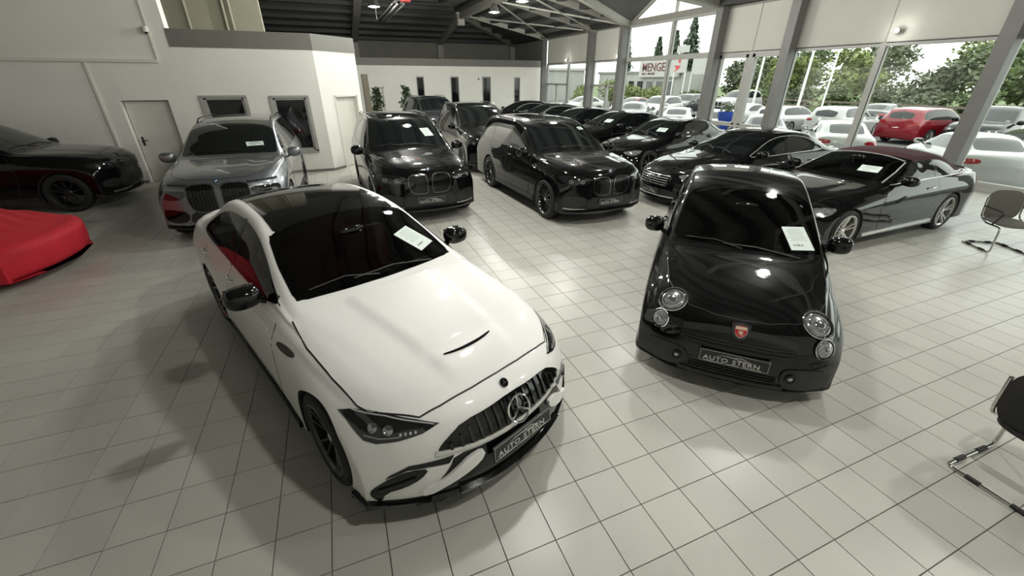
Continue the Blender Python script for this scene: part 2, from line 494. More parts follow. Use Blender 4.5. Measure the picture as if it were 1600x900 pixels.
# rafters along X from each glass-wall column, hip rafter, Y rafters from the back wall
def rafter(a, b, w=.22, h=.34, m=M_BEAM): MB().bar(a, b, w, h).build('rafter', m, ceiling)
for y in (30.3, 24.0, 20.9, 14.6, 11.45, 5.95, 2.8, -3.4):
    tt = min(YR - y, ht) if y > 24 else 8.5
    rafter((XW - .1, y, ZE - .02), (XW - .1 - tt, y, ZE - .02 + SL_ * tt), .2, .34, M_BEAML if y > 30 else M_BEAM)  # farthest rafter in paler steel: the light on it is put into the colour
tn = 6.35
rafter((XW - .1, YR - .2, ZE - .05), (XW - tn, YR - tn - .1, ZE + SL_ * tn - .1), .3, .4)
rafter((XW - tn, YR - .2, ZE - .05), (XW - tn, YR - tn, ZE + SL_ * tn - .12), .42, .42)
rafter((2.35, YR - .2, ZE - .05), (2.35, YR - 17, ZE + SL_ * 17 - .1), .42, .42)
rafter((XW - tn, YR - tn, ZE + SL_ * tn - .2), (XW - tn, -8, ZE + SL_ * tn - .2), .3, .42)
MB().box(XW - tn - .22, XW - tn + .22, YR - tn - .22, YR - tn + .22, ZE + SL_ * tn - .75, ZE + SL_ * tn).build('node_plate', M_BEAML, ceiling)
for x in (XW - tn, 2.35, XW - .25):
    MB().box(x - .22, x + .22, YR - .35, YR, 0, ZE).build('post', M_BEAM, ceiling)
for yv in (DY0, DY1):
    rafter((XW - .1, yv, ZE - .05), (AP[0], DYM, AP[2] - .12), .26, .3, M_BEAML)
# thin diagonal tie rods between the rafters
for a, b in (((XW - .2, 30.2, ZE - .1), (XW - 6.2, 24.1, ZE + 1.0)), ((XW - .2, 24.1, ZE - .1), (XW - 6.2, 30.2, ZE + 1.0)),
             ((XW - .2, 24.0, ZE - .1), (XW - 6.2, 20.9, ZE + 1.0)), ((XW - .2, 20.9, ZE - .1), (XW - 6.2, 24.0, ZE + 1.0))):
    MB().tube([a, b], .045, 8).build('tie_rod', M_BEAML, ceiling, 60)

# ================================================================== GLASS WALL (plane X = 15.05)
PIL = [30.35, 24.1, 20.95, 14.6, 11.4, 5.9, 2.7]
HP = 3.47
for k, y in enumerate(PIL):
    p = MB().box(14.55, 14.87, y - .16, y + .16, 0, ZE - .05)
    struct(p.build('trim_%d' % (6 + k), M_PILLAR))
sill = struct(MB().box(14.93, 15.2, -8, YB, -.32, .12).build('trim_20', M_FRAME))
struct(MB().box(14.93, 15.2, -8, YB + .2, ZE - .12, ZE + .12).build('trim_21', M_BEAM))
bays = [(30.35, 27.2), (27.2, 24.1), (24.1, 20.95), (20.95, 17.6), (17.6, 14.6), (14.6, 13.05), (13.05, 11.4), (11.4, 8.65), (8.65, 5.9), (5.9, 2.7), (2.7, -2.5), (-2.5, -8)]
for k, (y1, y0) in enumerate(bays):
    ent = k in (3, 4)
    w = struct(MB().box(15.035, 15.055, y0 + .06, y1 - .06, .12, (ZE - .12) if ent else HP - .05).build('window_%d' % (k + 7), M_GLASS))
    zt = ZE - .12 if ent else HP
    f = MB()
    f.box(14.96, 15.12, y0, y0 + .085, .12, zt).box(14.96, 15.12, y1 - .085, y1, .12, zt).box(14.965, 15.115, y0, y1, .12, .22).box(14.965, 15.115, y0, y1, zt - .09, zt)
    if ent: f.box(14.95, 15.12, y0, y1, 3.33, 3.53)
    if k in (0, 2): f.box(14.96, 15.12, y0, y1, 2.12, 2.24).box(14.96, 15.12, (y0 + y1) / 2 - .07, (y0 + y1) / 2 + .07, .12, 2.2)
    if k in (5, 6): f.box(14.955, 15.11, y0 + .085, y0 + .20, .9, zt - .09).box(14.955, 15.11, y1 - .20, y1 - .085, .9, zt - .09).box(14.955, 15.11, y0, y1, .82, .96).box(14.955, 15.11, y0 + .08, y1 - .08, zt - .2, zt - .09)
    f.build('window_frame', M_FRAME, w)
    g = MB().box(14.985, 15.0, y0 + .085, y0 + .10, .22, zt - .09).box(14.985, 15.0, y1 - .10, y1 - .085, .22, zt - .09)
    g.build('gasket', M_GASKET, w)
    if not ent:
        bl = struct(MB().box(14.99, 15.10, y0 + .02, y1 - .02, HP, ZE - .12).build('wall_panel_%d' % (k + 1), M_PANEL))
        MB().box(14.965, 15.0, y0 + .02, y1 - .02, HP - .015, HP + .02).build('edge_strip', M_BAND, bl)
# raised gable over the entrance bay: glazed triangle and its two sloping beams
g_ = struct(MB().add([(15.05, DY1 - .1, ZE + .1), (15.05, DY0 + .1, ZE + .1), (15.05, DYM, ZE + DR - .05)], [(0, 1, 2)]).build('window_20', M_GLASS))
MB().bar((15.05, DY1, ZE + .02), (15.05, DYM, ZE + DR - .02), .16, .14, (1, 0, 0)).bar((15.05, DY0, ZE + .02), (15.05, DYM, ZE + DR - .02), .16, .14, (1, 0, 0)).box(14.98, 15.12, 17.56, 17.64, ZE, ZE + DR).build('window_frame', M_BEAML, g_)

# ================================================================== LAMPS
M_BULB = mat('lamp_glow', (1, 1, 1), 0.5, emit=(1.0, 0.98, 0.90), estr=40.0)
ld = bpy.data.lights.new('bulb', 'POINT'); ld.energy = LAMP_POWER; ld.shadow_soft_size = 0.13; ld.color = LAMP_COLOR
ld2 = ld.copy(); ld2.energy = LAMP_POWER * 2.2
shade_m = MB().lathe([(.06, .34), (.10, .30), (.17, .16), (.235, .02), (.225, .02), (.16, .15), (.09, .28)], 'Z', 24).mesh('reflector', M_STEEL); shade(shade_m, 50)
bulb_m = MB().ell((0, 0, .03), .155, .155, .035, 20, 8).mesh('diffuser', M_BULB); shade(bulb_m, 80)
for k, (x, y) in enumerate(LAMP_SPOTS):
    vis = project(x, y, LAMP_Z)
    where = 'right-hand row' if x > 5 else 'left-hand row'
    L = empty('pendant_lamp', (x, y, LAMP_Z))
    tag(L, 'round glowing pendant lamp under the roof, %s, %s' % (where, ['nearest', 'second', 'third', 'fourth', 'fifth', 'farthest'][sum(1 for q in LAMP_SPOTS if q[0] == x and q[1] < y)] + ' from the camera'), 'lamp', 'pendant lamps under the roof')
    link('reflector', shade_m, None, L); link('diffuser', bulb_m, None, L)
    MB().tube([(0, 0, .33), (0, 0, zr(x, y) - LAMP_Z)], .008, 6).build('cable', M_GASKET, L)
    lo = bpy.data.objects.new('bulb', ld2 if y > 15 else ld); COL.objects.link(lo); lo.parent = L; lo.location = (0, 0, -.16)
# ================================================================== CAR LIBRARY
def paint(name, col, metal=0.0, rough=0.25, flake=0.04, coat=1.0, crough=0.02, spec=0.25):
    return mat(name, col, rough, metal, coat=coat, var=flake, scale=60, crough=crough, spec=spec)
P_WHITE = paint('paint_white', (0.80, 0.795, 0.77), 0.0, 0.40, 0.01, coat=0.25, crough=0.06, spec=0.2)
P_BLACK = paint('paint_black', (0.003, 0.003, 0.0033), 0.0, 0.3, 0.1, coat=0.9, crough=0.015, spec=0.02)
P_GREY = paint('paint_grey', (0.20, 0.215, 0.23), 0.75, 0.36, 0.05)
P_SILVER = paint('paint_silver', (0.55, 0.55, 0.53), 0.6, 0.3, 0.03)
P_CARRED = paint('paint_red', (0.20, 0.007, 0.016), 0.2, 0.25, 0.03)
P_BLUE = paint('paint_blue', (0.05, 0.10, 0.30), 0.2, 0.25, 0.03)
P_DARKGREY = paint('paint_dark_grey', (0.055, 0.058, 0.062), 0.5, 0.3, 0.04)
M_TYRE = mat('tyre_rubber', (0.012, 0.012, 0.012), 0.75, var=0.15, scale=25, bump=0.1)
M_RIMB = mat('black_alloy', (0.018, 0.018, 0.019), 0.22, metal=0.4, coat=0.6, var=0.1)
M_RIMS = mat('silver_alloy', (0.52, 0.51, 0.49), 0.22, metal=0.9, var=0.06)
M_GLOSSK = mat('gloss_black', (0.004, 0.004, 0.004), 0.08, coat=0.0, var=0.1, spec=0.45)
M_MATTK = mat('black_plastic', (0.014, 0.014, 0.014), 0.45, var=0.15, scale=20)
M_ARCH = mat('arch_liner', (0.006, 0.006, 0.006), 0.9, var=0.1)
M_CGLASS = mat('tinted_glass', (0.004, 0.006, 0.006), 0.02, var=0.1, spec=0.6)
M_CLEAR = glass_mat('car_glass', (0.42, 0.45, 0.44), 0.95, 1.5)
M_CLEARD = glass_mat('windscreen_glass', (0.085, 0.11, 0.105), 0.95, 1.5)
M_LENS = mat('headlight_lens', (0.30, 0.31, 0.32), 0.10, metal=0.5, coat=1.0, var=0.3, scale=30)
M_LENSD = mat('headlight_dark', (0.012, 0.013, 0.014), 0.05, coat=1.0, var=0.3, scale=30)
M_REFL = mat('light_reflector', (0.45, 0.46, 0.48), 0.10, metal=0.9, var=0.1, scale=40)
M_TAIL = mat('tail_light', (0.25, 0.006, 0.01), 0.08, coat=1.0, var=0.2, scale=40)
M_PAPER = mat('price_sheet', (0.66, 0.74, 0.70), 0.6, var=0.03, scale=30)
M_INK = mat('ink', (0.05, 0.06, 0.06), 0.7, var=0.1)
M_INKL = mat('ink_light', (0.30, 0.36, 0.35), 0.7, var=0.1)
M_LETTER = mat('plate_lettering', (0.62, 0.62, 0.60), 0.3, metal=0.3, var=0.05)
M_SEATR = mat('red_leather', (0.30, 0.010, 0.014), 0.5, var=0.1, scale=15, bump=0.1)
M_SEATK = mat('black_leather', (0.012, 0.012, 0.013), 0.5, var=0.15, scale=15, bump=0.1)
M_CLOTHTOP = mat('burgundy_canvas', (0.045, 0.010, 0.014), 0.85, var=0.12, scale=80, bump=0.2)
M_TRIM = mat('bright_trim', (0.72, 0.72, 0.70), 0.22, metal=0.55, var=0.04)
M_DCHROME = mat('dark_chrome', (0.16, 0.16, 0.16), 0.2, metal=0.9, var=0.06)
M_BMWBLUE = mat('badge_blue', (0.03, 0.16, 0.40), 0.25, var=0.05)
M_BMWWHITE = mat('badge_white', (0.75, 0.75, 0.75), 0.25, var=0.05)
M_ABRED = mat('shield_red', (0.42, 0.02, 0.03), 0.3, var=0.05)
M_ABYEL = mat('shield_cream', (0.62, 0.50, 0.36), 0.3, var=0.05)

def pchip(t, y, q):
    t = np.asarray(t, float); y = np.asarray(y, float); q = np.asarray(q, float)
    h = np.diff(t); d = np.diff(y) / h
    m = np.zeros_like(y)
    for i in range(1, len(y) - 1):
        if d[i - 1] * d[i] > 0:
            w1 = 2 * h[i] + h[i - 1]; w2 = h[i] + 2 * h[i - 1]
            m[i] = (w1 + w2) / (w1 / d[i - 1] + w2 / d[i])
    m[0] = d[0]; m[-1] = d[-1]
    k = np.clip(np.searchsorted(t, q, side='right') - 1, 0, len(t) - 2)
    s = (q - t[k]) / h[k]
    return (y[k] * (1 + 2 * s) * (1 - s) ** 2 + h[k] * m[k] * s * (1 - s) ** 2 + y[k + 1] * s * s * (3 - 2 * s) + h[k] * m[k + 1] * s * s * (s - 1))

def catmull(t, y, q):
    t = np.asarray(t, float); y = np.asarray(y, float); q = np.asarray(q, float)
    m = np.gradient(y, t)
    # limit overshoot
    d = np.diff(y) / np.diff(t); h = np.diff(t)
    for i in range(1, len(y) - 1):
        if d[i - 1] * d[i] <= 0: m[i] = 0
        else: m[i] = math.copysign(min(abs(m[i]), 2.5 * min(abs(d[i - 1]), abs(d[i]))), d[i])
    k = np.clip(np.searchsorted(t, q, side='right') - 1, 0, len(t) - 2)
    s = (q - t[k]) / h[k]
    return (y[k] * (1 + 2 * s) * (1 - s) ** 2 + h[k] * m[k] * s * (1 - s) ** 2 + y[k + 1] * s * s * (3 - 2 * s) + h[k] * m[k + 1] * s * s * (s - 1))

def qbez(a, b, c, n):
    return [((1 - s) ** 2 * a[0] + 2 * s * (1 - s) * b[0] + s * s * c[0], (1 - s) ** 2 * a[1] + 2 * s * (1 - s) * b[1] + s * s * c[1]) for s in np.linspace(0, 1, n)]

def section(zc, ye, ze, yb, zb, ym, zm, ys, zs, re, rb, q):
    """half section from the centre top to the bottom centre as (y, z) points; q scales the sample counts"""
    def toward(a, b, r):
        d = math.hypot(b[0] - a[0], b[1] - a[1])
        if d < 1e-6: return a
        r = min(r, d * .45)
        return (a[0] + (b[0] - a[0]) * r / d, a[1] + (b[1] - a[1]) * r / d)
    E = (ye, ze); B = (yb, zb)
    c1 = (ye * .5, zc - .12 * (zc - ze)); 
    e0 = toward(E, (ye * .7, zc - .5 * (zc - ze)), re); e1 = toward(E, B, re)
    b0 = toward(B, E, rb); b1 = toward(B, (ym, zm), rb)
    out = []
    n1 = max(4, int(10 * q))
    for s in np.linspace(0, 1, n1)[:-1]:
        y = e0[0] * s; out.append((y, zc - (zc - e0[1]) * s ** 2.2))
    out += qbez(e0, E, e1, max(3, int(5 * q)))[:-1]
    n2 = max(3, int(7 * q))
    for s in np.linspace(0, 1, n2)[:-1]:
        bul = .012 * math.sin(math.pi * s)
        out.append((e1[0] + (b0[0] - e1[0]) * s + bul, e1[1] + (b0[1] - e1[1]) * s + bul * .3))
    out += qbez(b0, B, b1, max(3, int(5 * q)))[:-1]
    n3 = max(3, int(6 * q))
    for s in np.linspace(0, 1, n3)[:-1]:
        y = b1[0] + (ym - b1[0]) * (1 - (1 - s) ** 2); out.append((y, b1[1] + (zm - b1[1]) * s))
    n4 = max(3, int(8 * q))
    for s in np.linspace(0, 1, n4)[:-1]:
        y = ym + (ys - ym) * s * s; out.append((y, zm + (zs - zm) * s))
    out.append((ys, zs)); out.append((ys - .03, zs - .005)); out.append((ys * .62, zs - .006)); out.append((0.0, zs - .006))
    return out

class Car:
    def __init__(self, root, rows, wb, hw, arch, q=1.0, step=0.07, re=.05, rb=.05, p=2.4, body_mat=None, name='body', archx=None, cut_arch=True, wheel_z=None):
        self.root = root; self.wb = wb; self.hw = hw; self.mat = body_mat
        R = np.array(rows, float)
        dist = np.hypot(np.diff(R[:, 0]), np.diff(R[:, 2]))
        t = np.concatenate([[0], np.cumsum(np.maximum(dist, .02))])
        tq = []
        for i in range(len(t) - 1):
            n = max(1, int(round((t[i + 1] - t[i]) / step)))
            tq += list(np.linspace(t[i], t[i + 1], n + 1)[:-1])
        tq.append(t[-1]); tq = np.array(tq)
        C = np.stack([catmull(t, R[:, k], tq) for k in range(R.shape[1])], 1)
        grid = []
        for r in C:
            sec = section(*r[2:], re, rb, q)
            grid.append([(r[0] - r[1] * (abs(y) / hw) ** p, y, z) for y, z in sec])
        G = np.array(grid); n, m = G.shape[:2]
        # full ring: +y side from bottom centre to top centre, then -y side
        mb = []
        for i in range(n):
            ring = [tuple(G[i, j]) for j in range(m - 1, -1, -1)] + [(G[i, j, 0], -G[i, j, 1], G[i, j, 2]) for j in range(1, m - 1)]
            mb.append(ring)
        K = len(mb[0]); vs = [p_ for r in mb for p_ in r]; fs = []
        for i in range(n - 1):
            for j in range(K):
                k = (j + 1) % K
                fs.append((i * K + j, i * K + k, (i + 1) * K + k, (i + 1) * K + j))
        fs.append(tuple(range(K))[::-1]); fs.append(tuple((n - 1) * K + j for j in range(K)))
        me = bpy.data.meshes.new(name); me.from_pydata(vs, [], fs); me.update()
        bm = bmesh.new(); bm.from_mesh(me)
        bmesh.ops.remove_doubles(bm, verts=bm.verts, dist=.0008)
        bmesh.ops.recalc_face_normals(bm, faces=bm.faces)
        self.bvh = BVHTree.FromBMesh(bm)
        bm.to_mesh(me); bm.free()
        me.materials.append(body_mat); me.materials.append(M_ARCH)
        shade(me, 38)
        self.body = link(name, me, None, root)
        if cut_arch and arch:
            self.cut(arch, wb, hw, archx, wheel_z if wheel_z else arch - .03)
    def cut(self, ra, wb, hw, archx, wz):
        """open the wheel arches: drop the skin inside the arch circle, pull its border onto the circle, add a dark liner"""
        bm = bmesh.new(); bm.from_mesh(self.body.data)
        for fx in (archx or (wb / 2, -wb / 2)):
            rad = lambda v: math.hypot(v.co.x - fx, v.co.z - wz)
            near = [f for f in bm.faces if all(abs(v.co.y) > hw * .60 for v in f.verts) and any(rad(v) < ra for v in f.verts)]
            dead = [f for f in near if all(rad(v) < ra for v in f.verts)]
            mv = set(v for f in near if f not in set(dead) for v in f.verts if rad(v) < ra)
            for v in mv:
                dx, dz = v.co.x - fx, v.co.z - wz; L = math.hypot(dx, dz) + 1e-9
                x, z = fx + dx / L * ra, wz + dz / L * ra
                sg = 1 if v.co.y > 0 else -1
                if v.co.z > .24:
                    loc, nor, i, d = self.bvh.ray_cast(Vector((x, 3 * sg, z)), Vector((0, -sg, 0)), 4)
                    if loc is not None: v.co = loc
                else: v.co.x = x
            bmesh.ops.delete(bm, geom=dead, context='FACES')
            for s in (1, -1):
                n = 24; vs = []; fs = []
                for k in range(n + 1):
                    a = math.pi * (-.12 + 1.24 * k / n)
                    loc = self.bvh.ray_cast(Vector((fx + ra * math.cos(a), 3 * s, max(.25, wz + ra * math.sin(a)))), Vector((0, -s, 0)), 4)[0]
                    yo = abs(loc.y) if loc is not None else hw
                    for r_, y in ((ra + .001, yo - .004), (ra - .012, yo - .012), (ra - .012, hw - .34), (.05, hw - .34)):
                        vs.append((fx + r_ * math.cos(a), y * s, max(.12, wz + r_ * math.sin(a))))
                for k in range(n):
                    for j in range(3): fs.append((k * 4 + j, k * 4 + j + 1, k * 4 + j + 5, k * 4 + j + 4))
                MB().add(vs, fs).build('arch_liner', M_ARCH, self.root, 40)
        bm.to_mesh(self.body.data); bm.free()
        shade(self.body.data, 38)
    def recolor(self, pred, m):
        me = self.body.data; me.materials.append(m); k = len(me.materials) - 1
        for p_ in me.polygons:
            if p_.material_index == 0 and pred(p_.center, p_.normal): p_.material_index = k
    def split(self, pred, name, m, off=0.0):
        bm = bmesh.new(); bm.from_mesh(self.body.data)
        keep = [f for f in bm.faces if f.material_index == 0 and pred(f.calc_center_median(), f.normal)]
        b2 = bm.copy(); ids = set(f.index for f in keep)
        b2.faces.ensure_lookup_table()
        bmesh.ops.delete(b2, geom=[f for f in b2.faces if f.index not in ids], context='FACES')
        bmesh.ops.delete(bm, geom=keep, context='FACES')
        bm.to_mesh(self.body.data); bm.free()
        for v in b2.verts: v.co += v.normal * off
        me = bpy.data.meshes.new(name); b2.to_mesh(me); b2.free(); me.materials.append(m); shade(me, 60)
        return link(name, me, None, self.root)
    # ---------------------------------------------------------------- projection
    @staticmethod
    def frame(d):
        d = Vector(d).normalized()
        if abs(d.z) > .9: return d, Vector((1, 0, 0)), Vector((0, 1, 0))
        h = Vector((0, 0, 1)).cross(d).normalized(); v = d.cross(h)
        return d, h, v
    def hit(self, P, d):
        d = Vector(d).normalized(); P = Vector(P)
        loc, nor, i, dist = self.bvh.ray_cast(P + d * (4 - P.dot(d)), -d, 9)
        if loc is None:
            loc, nor, i, dist = self.bvh.find_nearest(P)
        if nor.dot(d) < 0 and loc is not None: nor = -nor
        return loc, nor
    def patch(self, name, pts, d, m, off=.004, thick=.012, grid=.06, rnd=2, parent=None, sides=(1,), smooth=50, ring=None, label=None, deform=None):
        """pts: 3D points (approximate) outlining a patch seen along direction d; projected on the body.
        sides (1,-1) also builds the mirrored patch. ring=w builds only a border band of width w."""
        objs = []
        for s in sides:
            P = [Vector((p_[0], p_[1] * s, p_[2])) for p_ in pts]
            dd = Vector((d[0], d[1] * s, d[2])).normalized()
            D, h, v = self.frame(dd)
            poly = [(p_.dot(h), p_.dot(v)) for p_ in P]
            for it in range(rnd):
                q = []; rmax = (.055, .028, .014)[min(it, 2)]
                for i in range(len(poly)):
                    a, b = poly[i], poly[(i + 1) % len(poly)]
                    L = math.hypot(b[0] - a[0], b[1] - a[1]); f = min(.25, rmax / max(L, 1e-6))
                    q.append((a[0] + (b[0] - a[0]) * f, a[1] + (b[1] - a[1]) * f)); q.append((a[0] + (b[0] - a[0]) * (1 - f), a[1] + (b[1] - a[1]) * (1 - f)))
                poly = q
            dense = []
            for i in range(len(poly)):
                a, b = poly[i], poly[(i + 1) % len(poly)]
                L = math.hypot(b[0] - a[0], b[1] - a[1]); n = max(1, int(math.ceil(L / grid)))
                for k in range(n): dense.append((a[0] + (b[0] - a[0]) * k / n, a[1] + (b[1] - a[1]) * k / n))
            area = sum(dense[i][0] * dense[(i + 1) % len(dense)][1] - dense[(i + 1) % len(dense)][0] * dense[i][1] for i in range(len(dense)))
            if area < 0: dense = dense[::-1]
            if ring:
                N = len(dense); inner = []
                for i in range(N):
                    a, b, c = dense[i - 1], dense[i], dense[(i + 1) % N]
                    t = Vector((c[0] - a[0], c[1] - a[1])); 
                    if t.length < 1e-6: t = Vector((1, 0))
                    t.normalize(); inner.append((b[0] - t.y * ring, b[1] + t.x * ring))
                V2 = [Vector(p_) for p_ in dense + inner]
                F = [(i, (i + 1) % N, N + (i + 1) % N, N + i) for i in range(N)]
                B = None
            else:
                V2 = [Vector(p_) for p_ in dense]; N = len(V2)
                xs_ = [p_[0] for p_ in dense]; ys_ = [p_[1] for p_ in dense]
                gx = np.arange(min(xs_) + grid / 2, max(xs_), grid); gy = np.arange(min(ys_) + grid / 2, max(ys_), grid)
                if len(gx) and len(gy):
                    PX, PY = [q_.ravel() for q_ in np.meshgrid(gx, gy, indexing='ij')]
                    D_ = np.array(dense); X1, Y1 = D_[:, 0][None], D_[:, 1][None]; E_ = np.roll(D_, -1, 0); X2, Y2 = E_[:, 0][None], E_[:, 1][None]
                    px_, py_ = PX[:, None], PY[:, None]
                    cr = ((Y1 > py_) != (Y2 > py_)) & (px_ < (X2 - X1) * (py_ - Y1) / (Y2 - Y1 + 1e-12) + X1)
                    dx, dy = X2 - X1, Y2 - Y1; tt = np.clip(((px_ - X1) * dx + (py_ - Y1) * dy) / (dx * dx + dy * dy + 1e-12), 0, 1)
                    dist = np.hypot(px_ - X1 - tt * dx, py_ - Y1 - tt * dy).min(1)
                    ok = (cr.sum(1) % 2 == 1) & (dist > grid * .35)
                    V2 += [Vector((a, b)) for a, b in zip(PX[ok], PY[ok])]
                res = delaunay_2d_cdt(V2, [(i, (i + 1) % N) for i in range(N)], [], 1, 1e-5)
                V2 = res[0]; F = [tuple(f) for f in res[2]]
                F = [f if sum((V2[f[i]].x * V2[f[(i + 1) % len(f)]].y - V2[f[(i + 1) % len(f)]].x * V2[f[i]].y) for i in range(len(f))) > 0 else f[::-1] for f in F]
            base = sum((p_.dot(D) for p_ in P)) / len(P)
            top = []; nrm = []
            for p2 in V2:
                loc, nor = self.hit(h * p2.x + v * p2.y + D * base, D)
                top.append(loc); nrm.append(nor)
            if deform: top = [l + Vector((0, 0, deform(l.x, l.y))) for l in top]
            tv = [l + n_ * off for l, n_ in zip(top, nrm)]
            bv = [l + n_ * (off - thick) for l, n_ in zip(top, nrm)]
            # boundary edges -> rim
            cnt = {}
            for f in F:
                for i in range(len(f)):
                    e = (f[i], f[(i + 1) % len(f)]); cnt[e] = cnt.get(e, 0) + 1
            n0 = len(tv); fs = list(F)
            for (a, b) in cnt:
                if (b, a) not in cnt: fs.append((b, a, n0 + a, n0 + b))
            me = bpy.data.meshes.new(name); me.from_pydata([tuple(x) for x in tv + bv], [], fs); me.update()
            bm = bmesh.new(); bm.from_mesh(me)
            bmesh.ops.delete(bm, geom=[v_ for v_ in bm.verts if not v_.link_faces], context='VERTS')
            bm.to_mesh(me); bm.free()
            me.materials.append(m); shade(me, smooth)
            o = link(name, me, None, parent or self.root)
            if label: o['label'] = label
            objs.append(o)
        return objs if len(sides) > 1 else objs[0]
    def ribbon(self, name, pts, d, m, w=.008, off=.003, thick=.0, step=.05, parent=None, sides=(1,), h_=None, closed=False):
        """a thin strip following a projected polyline"""
        objs = []
        for s in sides:
            P = [Vector((p_[0], p_[1] * s, p_[2])) for p_ in pts]
            if closed: P.append(P[0])
            D = Vector((d[0], d[1] * s, d[2])).normalized()
            Q = [P[0]]
            for a, b in zip(P[:-1], P[1:]):
                n = max(1, int((b - a).length / step))
                for k in range(1, n + 1): Q.append(a + (b - a) * (k / n))
            L = [self.hit(p_, D) for p_ in Q]
            vs = []; fs = []
            hh = h_ if h_ else off
            for i, (l, n_) in enumerate(L):
                tdir = (L[min(i + 1, len(L) - 1)][0] - L[max(i - 1, 0)][0])
                if tdir.length < 1e-6: tdir = Vector((1, 0, 0))
                sd = tdir.normalized().cross(n_).normalized() * (w / 2)
                vs += [l - sd - n_ * .004, l - sd + n_ * off, l + sd + n_ * off, l + sd - n_ * .004]
            for i in range(len(L) - 1):
                for k in range(3):
                    a = i * 4 + k; fs.append((a, a + 1, a + 5, a + 4))
            fs.append((0, 1, 2, 3)); e = (len(L) - 1) * 4; fs.append((e + 3, e + 2, e + 1, e))
            mb = MB().add(vs, fs); o = mb.build(name, m, parent or self.root, 40); objs.append(o)
        return objs if len(sides) > 1 else objs[0]
    def place(self, P, d, off=0.0):
        """matrix at the projected point: x right, y up, z along the surface normal"""
        loc, nor = self.hit(P, d)
        z = nor.normalized(); up = Vector((0, 0, 1)) if abs(z.z) < .95 else Vector((1, 0, 0))
        x = up.cross(z).normalized(); y = z.cross(x)
        M_ = Matrix((x, y, z)).transposed().to_4x4(); M_.translation = loc + nor * off
        return M_
    def carve(self, polys):
        """remove body faces under windows (polys: list of (pts3d, dir, mirrored)) so the cabin can be seen"""
        tests = []
        for pts, d, sides in polys:
            for s in sides:
                D, h, v = self.frame((d[0], d[1] * s, d[2]))
                P = [Vector((p_[0], p_[1] * s, p_[2])) for p_ in pts]
                tests.append((D, h, v, [(p_.dot(h), p_.dot(v)) for p_ in P]))
        bm = bmesh.new(); bm.from_mesh(self.body.data); kill = []
        for f in bm.faces:
            if f.material_index == 1: continue
            for D, h, v, poly in tests:
                if f.normal.dot(D) > .12 and all(inside((w.co.dot(h), w.co.dot(v)), poly, -.003) for w in f.verts) and f.calc_center_median().z > .7:
                    kill.append(f); break
        bmesh.ops.delete(bm, geom=kill, context='FACES')
        bm.to_mesh(self.body.data); bm.free()

def inside(p, poly, margin=0.0):
    x, y = p; c = False; n = len(poly); md = 1e9
    for i in range(n):
        x1, y1 = poly[i][0], poly[i][1]; x2, y2 = poly[(i + 1) % n][0], poly[(i + 1) % n][1]
        if (y1 > y) != (y2 > y) and x < (x2 - x1) * (y - y1) / (y2 - y1 + 1e-12) + x1: c = not c
        dx, dy = x2 - x1, y2 - y1; L2 = dx * dx + dy * dy + 1e-12
        t = max(0, min(1, ((x - x1) * dx + (y - y1) * dy) / L2))
        md = min(md, math.hypot(x - x1 - t * dx, y - y1 - t * dy))
    if margin > 0: return c and md > margin
    if margin < 0: return c or md < -margin
    return c

